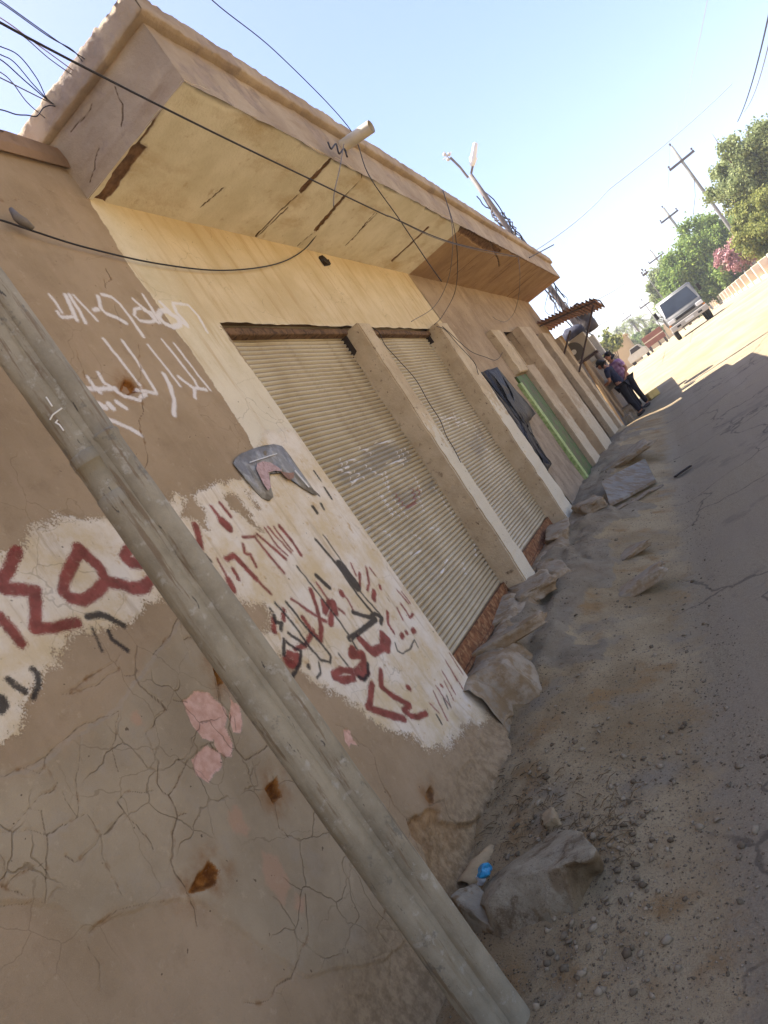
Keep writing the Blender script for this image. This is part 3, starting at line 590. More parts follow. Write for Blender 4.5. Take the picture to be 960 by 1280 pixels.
SH_CHALK = [(S6, 6, p) for p in ([(190, 240), (205, 275)], [(225, 250), (235, 280), (215, 285)], [(240, 245), (300, 250)], [(300, 180), (350, 185), (370, 215)], [(330, 270), (385, 310), (430, 320)],
    [(440, 300), (455, 350), (465, 410)], [(405, 425), (440, 470), (490, 550)], [(420, 430), (470, 500), (530, 560)], [(480, 450), (530, 510), (570, 560)], [(500, 190), (540, 270)], [(520, 180), (560, 250)],
    [(540, 175), (575, 215)], [(250, 340), (260, 375), (300, 330)], [(180, 300), (260, 310)], [(270, 300), (330, 345)], [(430, 350), (460, 400)], [(430, 620), (480, 665)], [(590, 640), (640, 680)],
    [(680, 610), (740, 630), (720, 600)], [(700, 390), (760, 460)], [(760, 470), (820, 560)], [(600, 330), (640, 420)], [(620, 440), (650, 520)], [(575, 760), (630, 740)], [(780, 790), (740, 860)],
    [(860, 790), (880, 860)], [(930, 700), (940, 760)], [(390, 150), (500, 140)], [(450, 260), (560, 240)], [(310, 640), (360, 600)])]
SH_RED = [(S6, 9, p) for p in ([(560, 500), (605, 470), (600, 440)], [(590, 400), (600, 430)], [(620, 400), (630, 430)], [(500, 430), (545, 490)])]
SH_SMUDGE = [(S6, [(130, 260), (300, 190), (490, 140), (580, 190), (560, 270), (420, 320), (260, 380), (200, 370)]), (S6, [(450, 430), (700, 340), (720, 420), (560, 520)])]
SH2_CHALK = [(S7, 7, p) for p in ([(300, 230), (330, 300)], [(340, 240), (380, 330)], [(400, 220), (440, 320)], [(320, 260), (440, 250)], [(420, 290), (500, 290)], [(470, 260), (520, 330)], [(540, 300), (580, 340)], [(560, 360), (620, 420)], [(640, 480), (700, 520)], [(640, 560), (700, 660)])]
SH2_SMUDGE = [(S7, [(430, 380), (600, 330), (680, 470), (620, 560), (520, 470)])]
RUST = simple('rusty_steel', srgb(112, 72, 44), .35, 14, .85, col2=srgb(150, 112, 76), bump=.003)
def shutter(y0, y1, chalk, red, smudge, seed):
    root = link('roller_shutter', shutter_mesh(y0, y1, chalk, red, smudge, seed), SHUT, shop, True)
    m = MB(); m.box(-2.125, -2.075, y0, y1, .60, .735, bev=.006); m.box(-2.075, -2.06, y0, y1, .60, .625)
    m.rough(.004, 6, seed, 0); m.build('bottom_rail', RUST, root); return root
def shutter_mesh(y0, y1, chalk, red, smudge, seed):
    pitch = .036; zs = np.arange(.70, 3.34, pitch/8); ys = axis([(y0, y1, .011)]); Yg, Zg = np.meshgrid(ys, zs, indexing='ij')
    ph = Zg/pitch*2*math.pi+.35*fbm(Yg*.8, Zg*1.2, seed, 2)
    wv = np.cos(ph); prof = np.where(wv > -.35, (wv+.35)/1.35, (wv+.35)/.65)
    Xg = -2.1+.0085*np.sign(prof)*np.abs(prof)**.6+.022*fbm(Yg*.9, Zg*1.1, seed+3, 3)+.002*fbm(Yg*7, Zg*4, seed+5, 2)
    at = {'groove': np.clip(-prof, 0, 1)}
    for nm, lst in (('chalk', chalk), ('red', red)):
        d = np.full(Yg.shape, -.1); jy, jz = Yg+.012*fbm(Yg*12, Zg*12, 91, 3), Zg+.012*fbm(Yg*12, Zg*12, 92, 3)
        for k, wd, p in lst:
            q = W(p, *k, x=-2.1); d = np.maximum(d, .0085*wd/6-seg_dist(jy, jz, q))
        at[nm] = d
    d = np.zeros(Yg.shape)
    for k, p in smudge: d = np.maximum(d, sstep(-.15, .1, poly_sdf(Yg, Zg, W(p, *k, x=-2.1))))
    at['smudge'] = d*(.55+.45*fbm(Yg*4, Zg*6, 93, 3))
    return from_np('roller_shutter', np.stack([Xg, Yg, Zg], -1).reshape(-1, 3), grid_faces(len(ys), len(zs)), at)
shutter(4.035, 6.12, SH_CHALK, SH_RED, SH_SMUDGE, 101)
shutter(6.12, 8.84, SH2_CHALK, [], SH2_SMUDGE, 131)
m = MB(); m.box(-2.20, -2.13, 4.0, 8.7, .3, 3.31); m.build('shutter_backing', DARK, shop)
for y in (4.05, 5.98, 6.24, 8.40, 8.80):                    # guide channels beside each pillar
    m = MB(); m.box(-2.145, -2.052, y, y+.035, .62, 3.27); m.build('guide_rail', DARK, shop)
m = MB(); m.box(-2.10, -2.03, 4.03, 8.6, 3.19, 3.245, bev=.01); m.rough(.012, 5, 7, 10); m.build('lintel', simple('lintel_wood', srgb(112, 84, 56), .3, 12, col2=srgb(70, 50, 34)), shop)

# ---- canopy: soffit, fascia, thick rough lip
XO, Z0, Z1, ZT, YE0, YE1 = -1.14, 4.10, 4.47, 4.61, 3.56, 17.75
t = NT('canopy_soffit', .93, .15).world(); g = t.node('SeparateXYZ', (t.co,))
yy = g.outputs[1]
cr = t.mix(t.mr(t.noise(2.2, 6, .65), .3, .7), srgb(206, 195, 166), srgb(225, 215, 191))
cr = t.mix(t.math('MULTIPLY', t.mr(t.noise(1.1, 6, .65, sc=(3.2, 1.2, 1)), .5, .72), .65), cr, srgb(180, 154, 110))
cr = t.mix(t.math('MULTIPLY', t.mr(t.noise(9, 5, .7), .58, .72), .5), cr, srgb(170, 142, 100))
br = t.mix(t.mr(t.noise(2, 6, .65), .3, .7), srgb(142, 112, 78), srgb(168, 137, 99)); br = t.mix(t.mr(t.noise(1, 5, .6, sc=(1, 7, 1)), .6, .66), br, srgb(112, 82, 54))
c = t.mix(t.mr(yy, 9.16, 9.2), cr, br)
c = t.mix(t.mr(t.attr('strip'), -.003, .003), c, t.mix(t.mr(t.noise(20, 5), .35, .65), srgb(92, 66, 42), srgb(128, 96, 64)))
c = t.mix(t.mr(t.attr('crack'), -.004, .002), c, srgb(88, 66, 44))
t.base(c); t.bump(t.math('ADD', t.noise(50, 5, .7), t.math('MULTIPLY', t.noise(7, 5), .8)), .007); SOFF = t.m
def SW(pts, ox=0, oy=0, s=1.0): return np.array([onz((ox+p[0]/s, oy+p[1]/s), Z0)[:2] for p in pts])
ST = [((20, 0, 4), [(388, 1004), (440, 1022), (662, 735), (622, 716), (775, 488), (740, 530), (600, 715), (530, 810)]),
      ((0, 0, 2), [(838, 393), (826, 396), (746, 478), (758, 486)]), ((0, 0, 2), [(868, 492), (860, 490), (784, 574), (792, 580)]),
      ((360, 100, 2.4), [(425, 443), (418, 443), (308, 543), (314, 547)]),
      ((360, 100, 2.4), [(516, 440), (545, 448), (640, 510), (632, 522), (590, 510), (510, 456)])]
SCR = [((0, 0, 2), [(750, 485), (700, 530), (640, 590)]), ((0, 0, 2), [(720, 520), (640, 595)]), ((0, 0, 2), [(915, 435), (860, 495)]), ((0, 0, 2), [(785, 580), (745, 615)]),
       ((0, 0, 2), [(940, 530), (880, 600)]), ((0, 0, 2), [(500, 520), (560, 470)]), ((360, 100, 2.4), [(680, 540), (580, 620)]), ((360, 100, 2.4), [(700, 560), (605, 640)]),
       ((360, 100, 2.4), [(760, 590), (690, 640)]), ((360, 100, 2.4), [(780, 600), (710, 660)]), ((360, 100, 2.4), [(590, 440), (630, 540), (635, 560)]), ((360, 100, 2.4), [(270, 400), (170, 500)])]
xs = axis([(-2.02, XO, .012)]); ys = axis([(YE0, 9.3, .014), (9.3, YE1, .04)]); Xg, Yg = np.meshgrid(xs, ys, indexing='ij')
jx, jy = Xg+.02*fbm(Xg*8, Yg*8, 141, 3), Yg+.02*fbm(Xg*8, Yg*8, 142, 3)
ds = np.full(Xg.shape, -.25); dc = np.full(Xg.shape, -.1)
for k, p in ST: ds = np.maximum(ds, poly_sdf(jx, jy, SW(p, *k)))
for k, p in SCR: dc = np.maximum(dc, .008-seg_dist(jx, jy, SW(p, *k)))
edge_chip = sstep(.05, 0, XO-Xg)*sstep(.45, .75, vnoise(Yg*5, Yg*0, 143))*.03
Zg = Z0+.02*sstep(-.004, .008, ds)+.012*sstep(-.004, .004, dc)+.006*fbm(Xg*2, Yg*2, 144, 3)+edge_chip
link('soffit', from_np('soffit', np.stack([Xg, Yg, Zg], -1).reshape(-1, 3), grid_faces(len(xs), len(ys), None, True), {'strip': ds, 'crack': dc}), SOFF, shop, True)
t = NT('canopy_concrete', .93, .15).world()
c = t.mix(t.mr(t.noise(2.2, 6, .65), .3, .7), srgb(152, 132, 108), srgb(176, 156, 130))
c = t.mix(t.math('MULTIPLY', t.mr(t.noise(1, 6, .6, sc=(2, 2, 9)), .5, .75), .5), c, srgb(124, 98, 72))
c = t.mix(t.mr(t.noise(1.7, 6, .65), .54, .6), c, t.mix(t.mr(t.noise(12, 4), .3, .7), srgb(140, 122, 104), srgb(160, 140, 120)))
c = t.mix(t.mr(t.attr('crack'), -.004, .002), c, srgb(90, 68, 46)); t.base(c)
t.bump(t.math('ADD', t.noise(45, 6, .7), t.math('MULTIPLY', t.noise(8, 5), 1.0)), .009); CONC = t.m
def skin(name, P, U, V, nu, nv, mat, amp=.008, crack=(), edge_amp=0, seed=0, flip=False):
    """rectangle P + u U + v V with roughness along its normal, ragged far edge"""
    P, U, V = (np.array(a, float) for a in (P, U, V)); n = np.cross(U, V); n /= np.linalg.norm(n)
    u, v = np.meshgrid(np.linspace(0, 1, nu), np.linspace(0, 1, nv), indexing='ij'); lu, lv = np.linalg.norm(U), np.linalg.norm(V)
    d = amp*fbm(u*lu*3, v*lv*3, seed, 4)+amp*.6*fbm(u*lu*14, v*lv*14, seed+9, 3); cr = np.full(u.shape, -.1)
    for p in crack: cr = np.maximum(cr, .0035-seg_dist(u*lu+.02*fbm(u*lu*9, v*lv*9, 5, 3), v*lv+.02*fbm(u*lu*9, v*lv*9, 6, 3), np.array(p)*[lu, lv]))
    d -= .006*sstep(-.003, .002, cr)
    vv = v + (edge_amp*fbm(u*lu*6, u*0, seed+3, 4)/lv*sstep(.5, 1, v))
    Q = P+u[..., None]*U+vv[..., None]*V+d[..., None]*n
    return link(name, from_np(name, Q.reshape(-1, 3), grid_faces(nu, nv, None, flip), {'crack': cr}), mat, shop, True)
skin('fascia', (XO, YE0, Z0-.012), (0, YE1-YE0, 0), (0, 0, Z1-Z0+.03), 500, 20, CONC, .010, [[(.3, 0), (.31, 1)], [(.52, .2), (.55, 1)], [(.72, 0), (.73, .7), (.74, 1)]], 0, 151)
skin('canopy_end', (-2.02, YE0, Z0-.01), (2.02+XO, 0, 0), (0, 0, Z1-Z0+.03), 90, 40, CONC, .007, [[(.2, .8), (.3, .78), (.42, .82)], [(.5, .3), (.6, .45), (.62, .7)], [(.1, .15), (.3, .35)]], 0, 161)
skin('canopy_end', (XO, YE1, Z0-.01), (-2.0, 0, 0), (0, 0, Z1-Z0+.03), 40, 20, CONC, .007, [], 0, 165)
def lip(a, b, out, seed, n):
    """rough projecting edge strip running from a to b; out = outward direction"""
    a, b, out = np.array(a, float), np.array(b, float), np.array(out, float)
    prof = [(-.10, .0), (-.03, -.002), (.02, -.004), (.05, -.002), (.056, .006), (.056, .03), (.058, .055), (.056, .08), (.058, .105), (.054, .13), (.050, .142), (.045, .147), (.02, .150), (-.02, .15), (-.06, .15), (-.10, .15)]
    u = np.linspace(0, 1, n); L = np.linalg.norm(b-a); V = []
    for i, (o, z) in enumerate(prof):
        top = 1 if z > .05 else .35
        dz = .012*top*fbm(u*L*3.5, u*0+i*.04, seed, 5)+.013*top*fbm(u*L*22, u*0+i*1.3, seed+4, 3)-.05*top*sstep(.68, .80, vnoise(u*L*2.1, u*0, seed+11))*(z > .13); do = .007*fbm(u*L*7, u*0+i*.1+9, seed+7, 4)+.007*fbm(u*L*26, u*0+i*1.1, seed+8, 2)
        V.append(a+u[:, None]*(b-a)+(o+do)[:, None]*out+(np.array([0, 0, 1.0])*(z+dz)[:, None]))
    V = np.stack(V, 1); return V
for a, b, o, s, n in (((XO, YE0-.05, Z1), (XO, YE1+.04, Z1), (1, 0, 0), 171, 700), ((-2.12, YE0, Z1), (XO+.05, YE0, Z1), (0, -1, 0), 181, 140)):
    V = lip(a, b, o, s, n); k = V.shape[1]
    link('lip', from_np('lip', V.reshape(-1, 3), grid_faces(n, k, None, o[0] == 0), {'crack': np.full(V.shape[0]*k, -.1)}), CONC, shop, False)
m = MB(); m.box(-9, XO-.02, YE0+.02, YE1-.02, Z0+.03, ZT-.01); m.build('roof_slab', CONC, shop)
# drain spout, conduit stub and rod on the canopy
PVC = simple('grey_pvc', srgb(196, 184, 160), .12, 8, .5, bump=.001, spec=.4)
m = MB(); a, b = np.array([-1.16, 5.78, 4.30]), np.array([-.82, 6.35, 4.52]); a = onx((428, 183), -1.14); b = onx((464, 158), -.86)
m.tube([a, a*.5+b*.5, b], .05, 16, cap=False); m.tube([b, a], .043, 16, cap=False); m.build('drain_spout', PVC, shop, True)
m = MB(); m.tube([onx((662, 322), -1.12), onx((692, 306), -.75)], .012, 6); m.build('conduit', simple('grey_rod', srgb(96, 90, 84)), shop)
m = MB(); q = onx((404, 326), -1.995); m.ball(q, .05, 2, (.6, 1.1, .8)); m.box(q[0], q[0]+.03, q[1]-.06, q[1]+.05, q[2]-.06, q[2]-.01); m.rough(.02, 20, 3); m.build('broken_fitting', DARK, shop)

# ------------------------------------------------------------------ things on and against the shop wall
# near pole: two steel tubes welded side by side, collars and a weld step
t = NT('galvanised_pole', .6, .35).world()
c = t.mix(t.mr(t.noise(4, 6, .65), .3, .7), srgb(122, 112, 90), srgb(154, 143, 118))
c = t.mix(t.math('MULTIPLY', t.mr(t.noise(1, 6, .65, sc=(16, 16, 1.6)), .5, .7), .6), c, srgb(120, 104, 74))
c = t.mix(t.mr(t.noise(1, 5, .7, sc=(40, 40, 9)), .66, .69), c, srgb(74, 68, 58))
c = t.mix(t.math('MULTIPLY', t.mr(t.noise(22, 5, .7), .56, .68), .6), c, srgb(168, 162, 146))
c = t.mix(t.math('MULTIPLY', t.mr(t.noise(1, 6, .7, sc=(26, 26, 2.2)), .56, .64), .7), c, srgb(104, 82, 54))
c = t.mix(t.math('MULTIPLY', t.mr(t.noise(7, 6, .7), .6, .66), .6), c, srgb(92, 88, 78))
t.base(c); t.bump(t.noise(50, 5, .7), .003); STEEL = t.m
bx, by = -1.6, 1.965; dirr = np.array([.77, .63]); 
pole = thing('steel_pole', (bx, by, -.05), 'grey twin tube steel pole standing close in front of the graffiti wall', 'pole')
def leanpt(z, off): 
    u = (z+.05)/3.2; return (bx+dirr[0]*off, by-.055*u+dirr[1]*off, z)
def tube_z(name, off, zr, parent, mat=STEEL, n=28):
    m = MB(); pts = []; rs = []
    for z, r in zr: pts.append(leanpt(z, off)); rs.append(r)
    m.tube(pts, rs, n); m.rough(.003, 7, int(off*1000)+9); m.rough(.0012, 30, 4); return m.build(name, mat, parent, True)
zj = 2.40
def zr(a, b, r, step=.06): return [(z, r) for z in np.arange(a, b, step)]+[(b, r)]
tube_z('tube', -.036, zr(-.35, zj-.18, .0545)+[(zj-.178, .0515)]+zr(zj-.176, zj-.06, .0515)+[(zj-.058, .054)]+zr(zj-.056, zj-.02, .054)+[(zj-.018, .0505)]+zr(zj-.016, 4.6, .0500), pole)
tube_z('tube', .054, zr(-.35, zj-.015, .046)+[(zj, .050), (zj+.008, .049), (zj+.012, .0435)]+zr(zj+.014, 4.6, .043), pole)
m = MB()
for z in np.arange(-.3, 4.5, .05): pass
m.tube([leanpt(z, .013) for z in np.arange(-.35, 4.6, .1)], .036, 14); m.build('weld_bead', STEEL, pole, True)
CHALKP = simple('chalk_mark', srgb(212, 208, 198), .1, 60, bump=0)
m = MB()
def on_tube(p):                                             # nearest tube surface point seen at that photo pixel
    d = ray(*p); d = d/np.linalg.norm(d); best = None
    for off, r in ((-.036, .0518), (.054, .045)):
        a = np.array(leanpt(2.4, off)); o = EYE-a; dx, dy = d[0], d[1]
        A = dx*dx+dy*dy; B = 2*(o[0]*dx+o[1]*dy); Cc = o[0]**2+o[1]**2-(r+.0012)**2; D = B*B-4*A*Cc
        if D > 0:
            s = (-B-math.sqrt(D))/(2*A)
            if best is None or s < best: best = s
    return EYE+d*(best if best else 1.0)
E6 = (40, 480, 4.8)
for pts in ([(85, 78), (122, 135)], [(108, 215), (125, 185), (180, 145)], [(140, 230), (165, 245), (190, 280)], [(140, 235), (155, 215)]):
    pp = [on_tube((40+p[0]/4.8, 480+p[1]/4.8)) for p in pts]; fine = []
    for a, b in zip(pp[:-1], pp[1:]): fine += [a+(b-a)*k/5 for k in range(5)]
    m.tube(fine+[pp[-1]], .0028, 5)
m.build('chalk_mark', CHALKP, pole)

# torn portrait poster nailed on the column
PC = (280, 540, 6.857)
outl = [(85, 265), (100, 225), (150, 180), (240, 150), (430, 98), (500, 118), (545, 165), (600, 250), (650, 330), (720, 430), (800, 540), (770, 535), (680, 480), (600, 410), (560, 400), (500, 350), (430, 330), (390, 360), (400, 460), (420, 560), (395, 585), (340, 560), (280, 500), (200, 420), (140, 340)]
q = W(outl, *PC, x=-1.985)
m = MB(); m.prism([(-1.992, a, b) for a, b in q], (.006, 0, 0))
bmesh.ops.triangulate(m.b, faces=[f for f in m.b.faces if len(f.verts) > 4])
bmesh.ops.subdivide_edges(m.b, edges=m.b.edges[:], cuts=3)
for v in m.b.verts: v.co.x += .010*float(fbm(v.co.y*9, v.co.z*9, 5, 3))+.012*max(0, float(fbm(v.co.y*4+3, v.co.z*4, 8, 2)))
poster = m.build('portrait_poster', simple('poster_sheet', srgb(120, 114, 104), .18, 9, .45, spec=.4, bump=.002, bscale=14, col2=srgb(150, 146, 136)), None, True)
tag(poster, 'torn grey portrait poster with bleached pink figure on the whitewashed column', 'poster'); 
def flat(name, pts, mat, parent, x=-1.974, th=.003):
    qq = W(pts, *PC, x=x); mm = MB(); mm.prism([(x-th, a, b) for a, b in qq], (th, 0, 0)); bmesh.ops.triangulate(mm.b, faces=[f for f in mm.b.faces if len(f.verts) > 4])
    return mm.build(name, mat, parent)
pc = center(poster)
flat('scarf', [(285, 270), (330, 250), (400, 262), (470, 305), (500, 335), (440, 330), (380, 345), (395, 420), (405, 470), (380, 500), (340, 440), (300, 360), (278, 310)], simple('faded_pink_print', srgb(176, 148, 140), .12, 30, .6, col2=srgb(156, 124, 116)), poster)
flat('hand', [(490, 340), (560, 350), (600, 345), (600, 390), (565, 410), (520, 375)], simple('brown_print', srgb(138, 104, 84), .2, 30, .6), poster)
WHITEM = simple('white_edge', srgb(204, 200, 190), .08, 20, .5)
flat('border_line', [(220, 255), (455, 180), (457, 187), (222, 263)], WHITEM, poster, -1.972)
flat('border_line', [(612, 325), (735, 470), (728, 476), (606, 332)], WHITEM, poster, -1.972)

# torn black tarpaulin beyond the second pillar
tq = [(600, 466), (608, 463), (622, 459), (631, 472), (643, 490), (656, 505), (668, 518), (662, 526), (657, 530), (660, 540), (670, 548), (678, 564), (690, 580), (686, 588), (679, 578), (668, 562), (658, 548), (653, 532), (648, 522), (634, 505), (618, 486)]
q = W(tq, x=-1.95); m = MB(); m.prism([(-1.965, a, b) for a, b in q], (.012, 0, 0)); bmesh.ops.triangulate(m.b, faces=[f for f in m.b.faces if len(f.verts) > 4])
bmesh.ops.subdivide_edges(m.b, edges=m.b.edges[:], cuts=3); bmesh.ops.subdivide_edges(m.b, edges=m.b.edges[:], cuts=1)
for v in m.b.verts: v.co.x += .05*float(fbm(v.co.y*4.5, v.co.z*3.0, 15, 3))+.03*abs(float(fbm(v.co.y*11, v.co.z*4, 16, 2)))
o = m.build('black_tarpaulin', simple('black_sheet', srgb(42, 37, 35), .3, 8, .6, bump=.02, bscale=14, spec=.3, col2=srgb(96, 88, 82), fac=(.62, .7)), None, True); tag(center(o), 'torn black plastic sheet hanging on the brown wall past the shutters', 'tarpaulin')

# ------------------------------------------------------------------ ground litter beside the wall
CONCR = simple('broken_concrete', srgb(150, 135, 112), .18, 5, bump=.012, bscale=26, col2=srgb(136, 113, 82), fac=(.42, .62))
STONE = simple('grey_stone', srgb(138, 126, 104), .18, 6, bump=.012, bscale=22, col2=srgb(112, 90, 62), fac=(.48, .62))
def chunk(name, px, size, seed, label, mat=CONCR, z=None, tilt=(0, 0, 0), cat='rubble', group=None, amp=.16, sub=3, flat_top=.0, lift=0.0):
    """irregular broken lump standing on the ground under that photo pixel"""
    p = onz(px, .15)
    for _ in range(12): p = onz(px, gz(p[0], p[1])+size[2]*.3)
    m = MB(); r = bmesh.ops.create_cube(m.b, size=1.0)
    rr = random.Random(seed)
    for v in m.b.verts: v.co = Vector((v.co.x*(1+rr.uniform(-.22, .22)), v.co.y*(1+rr.uniform(-.22, .22)), v.co.z*(1+rr.uniform(-.2, .2))))
    bmesh.ops.bevel(m.b, geom=m.b.edges[:], offset=.09, segments=1, affect='EDGES')
    bmesh.ops.subdivide_edges(m.b, edges=m.b.edges[:], cuts=sub, use_grid_fill=True)
    bmesh.ops.triangulate(m.b, faces=m.b.faces[:])
    bmesh.ops.smooth_vert(m.b, verts=m.b.verts[:], factor=.5, use_axis_x=True, use_axis_y=True, use_axis_z=True); m.rough(amp*.8, 2.1, seed); m.rough(amp*.5, 6, seed+5); m.rough(amp*.2, 17, seed+6)
    M4 = Matrix.Translation(Vector((p[0], p[1], gz(p[0], p[1])+size[2]*.08+lift))) @ Matrix.Rotation(tilt[2], 4, 'Z') @ Matrix.Rotation(tilt[0], 4, 'X') @ Matrix.Rotation(tilt[1], 4, 'Y') @ Matrix.Diagonal((*size, 1))
    bmesh.ops.transform(m.b, matrix=M4, verts=m.b.verts[:])
    o = m.build(name, mat, None, True); return tag(center(o), label, cat, group)
# the big slab-sided boulder by the pole foot: outline and ledge surveyed from the photo, real thickness
def boulder():
    top = [(606, 1132), (640, 1094), (675, 1090), (702, 1084), (742, 1080), (748, 1060), (728, 1036), (690, 1030), (656, 1034), (632, 1058), (614, 1095), (594, 1124)]
    zt = [.20, .22, .20, .21, .19, .21, .19, .12, .10, .10, .10, .13]
    m = MB(); T = [onz(p, z) for p, z in zip(top, zt)]
    foot = [(612, 1180), (640, 1198), (694, 1182), (726, 1158), (752, 1092), (745, 1064), (728, 1040), (690, 1034), (655, 1038), (632, 1058), (612, 1095), (592, 1130)]
    B = []
    for p in foot:
        q = onz(p, 0.0)
        for _ in range(6): q = onz(p, gz(q[0], q[1])-.03)
        B.append(q-np.array([0, 0, .04]))
    vt = [m.b.verts.new(Vector(p)) for p in T]; vb = [m.b.verts.new(Vector(p)) for p in B]; n = len(vt)
    m.b.faces.new(vt); m.b.faces.new(vb[::-1])
    for k in range(n): m.b.faces.new([vt[k], vb[k], vb[(k+1) % n], vt[(k+1) % n]])
    bmesh.ops.triangulate(m.b, faces=m.b.faces[:]); bmesh.ops.bevel(m.b, geom=m.b.edges[:], offset=.008, segments=1, affect='EDGES')
    bmesh.ops.triangulate(m.b, faces=m.b.faces[:])
    for _ in range(2): bmesh.ops.subdivide_edges(m.b, edges=[e for e in m.b.edges if e.calc_length() > .03], cuts=1); bmesh.ops.triangulate(m.b, faces=[f for f in m.b.faces if len(f.verts) > 3])
    for _ in range(1): bmesh.ops.smooth_vert(m.b, verts=m.b.verts[:], factor=.5, use_axis_x=True, use_axis_y=True, use_axis_z=True)
    m.rough(.02, 6, 5); m.rough(.008, 22, 8); m.rough(.003, 60, 9)
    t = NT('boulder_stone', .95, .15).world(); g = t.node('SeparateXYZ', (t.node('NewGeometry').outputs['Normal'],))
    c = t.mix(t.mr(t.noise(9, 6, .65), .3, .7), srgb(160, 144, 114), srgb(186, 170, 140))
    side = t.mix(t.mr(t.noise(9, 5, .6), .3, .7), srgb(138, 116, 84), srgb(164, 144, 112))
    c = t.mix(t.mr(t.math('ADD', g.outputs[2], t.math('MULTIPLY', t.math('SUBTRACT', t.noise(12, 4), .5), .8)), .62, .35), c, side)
    c = t.mix(t.math('MULTIPLY', t.mr(t.noise(7, 6, .7), .5, .64), .85), c, srgb(116, 95, 68)); c = t.mix(t.mr(t.noise(160, 3, .7), .58, .72), c, srgb(88, 76, 60)); t.base(c); t.bump(t.noise(34, 8, .75), .03)
    return tag(center(m.build('boulder', t.m, None, True)), 'large grey brown boulder of broken footing lying beside the pole foot', 'rock')
boulder()
chunk('stone', (600, 1140), (.12, .26, .10), 41, 'pale flat stone leaning against the wall side of the boulder', STONE, tilt=(.5, .3, .9), cat='rock')
chunk('stone', (687, 1022), (.07, .11, .05), 43, 'small buff stone just behind the boulder', simple('buff_stone', srgb(146, 126, 94), .15, 14, bump=.006, bscale=40), tilt=(0, 0, .3), cat='rock')
for i, (p, s, tl, lab) in enumerate((((700, 786), (.34, .42, .13), (.1, .12, .4), 'pale wedge of broken concrete below the first pillar foot'),
    ((672, 880), (.75, .16, .08), (0, .04, .25), 'long low ridge of broken concrete below the first shutter'),
    ((790, 738), (.62, .22, .07), (.05, -.05, .2), 'flat concrete slab half buried in the dirt mid strip'),
    ((640, 790), (.30, .55, .12), (.1, .2, .1), 'tilted concrete doorstep under the first shutter rail'),
    ((612, 862), (.22, .35, .16), (.2, .1, .2), 'cracked concrete lump at the corner of the graffiti wall'),
    ((700, 672), (.25, .5, .13), (.1, .25, .1), 'broken concrete doorstep under the second shutter rail'),
    ((690, 712), (.2, .4, .14), (.2, .1, .5), 'jagged concrete lump against the first pillar foot'),
    ((742, 640), (.3, .5, .12), (0, .1, .3), 'grey concrete lump by the second pillar foot'),
    ((770, 566), (.9, .9, .10), (0, .0, .2), 'wide flat concrete slab before the far door bays'),
    ((786, 690), (.35, .3, .06), (0, .05, .7), 'grey flat slab sunk in the dirt below the second pillar'))):
    chunk('concrete_chunk', p, s, 60+i*7, lab, CONCR, tilt=tl, group=None, lift=-.02 if i == 4 else 0)
# ragged concrete kerb that carries the shutters
def kerb(y0, y1, seed, label):
    n = int((y1-y0)/.018); u = np.linspace(0, 1, n); yv = y0+(y1-y0)*u; P = []
    prof = [(-2.06, .60), (-1.99, .605), (-1.93, .60), (-1.88, .595), (-1.835, .585), (-1.80, .56), (-1.785, .52), (-1.775, .47), (-1.765, .42), (-1.755, .36), (-1.75, .30), (-1.75, .22)]
    bite = sstep(.12, .2, fbm(yv*2.6, yv*0, seed, 3))*.16+sstep(.1, .16, fbm(yv*6, yv*0, seed+2, 2))*.06
    for i, (x, z) in enumerate(prof):
        k = max(0, min(1, (i-1)/4))
        P.append(np.stack([x-bite*k+.05*k*fbm(yv*1.3, yv*0+i*.08, seed+3, 3)+.018*fbm(yv*9, yv*0+i*.5, seed+4, 4), yv+.01*fbm(yv*14, yv*0+i*1.1, seed+6, 2), z-.10*bite*k+.022*fbm(yv*7, yv*0+i*.6, seed+5, 4)-.03*k*fbm(yv*1.1, yv*0, seed+8, 2)], -1))
    V = np.stack(P, 1); o = link('concrete_ledge', from_np('concrete_ledge', V.reshape(-1, 3), grid_faces(n, len(prof))), CONCR, None, False); tag(center(o), label, 'ledge')
kerb(3.86, 5.72, 301, 'ragged broken concrete ledge under the first shutter')
kerb(5.98, 8.10, 331, 'ragged broken concrete ledge under the second shutter')
# folded sheet metal tray lying before the far bays
S = []
for p in ((752, 602), (762, 630), (819, 600), (806, 573)):
    q = onz(p, .4)
    for _ in range(15): q = onz(p, gz(q[0], q[1])+.07)
    S.append(q)
m = MB(); c4 = [Vector(p) for p in S]
m.hexa([c4[0]-Vector((0, 0, .03)), c4[1]-Vector((0, 0, .03)), c4[2]-Vector((0, 0, .03)), c4[3]-Vector((0, 0, .03)), *c4])
bmesh.ops.subdivide_edges(m.b, edges=m.b.edges[:], cuts=6, use_grid_fill=True); m.rough(.012, 2.5, 4)
METAL = simple('dull_sheet_metal', srgb(124, 116, 102), .2, 4, .75, bump=.006, bscale=14, spec=.3, col2=srgb(112, 92, 66), fac=(.42, .6))
o = m.build('metal_sheet', METAL, None); tag(center(o), 'bent grey sheet metal panel lying flat on the dirt before the door bays', 'metal sheet')
m = MB(); e = [c4[1]+Vector((0, 0, -.02)), c4[2]+Vector((.02, 0, -.02))]
m.tube([e[0]+(e[1]-e[0])*k/6+Vector((.02, -.1, -.06+.015*math.sin(k*2))) for k in range(7)], .022, 6); o = m.build('wooden_batten', simple('grey_wood', srgb(128, 112, 92), .25, 20), None); tag(center(o), 'weathered wooden batten along the near edge of the metal sheet', 'batten')
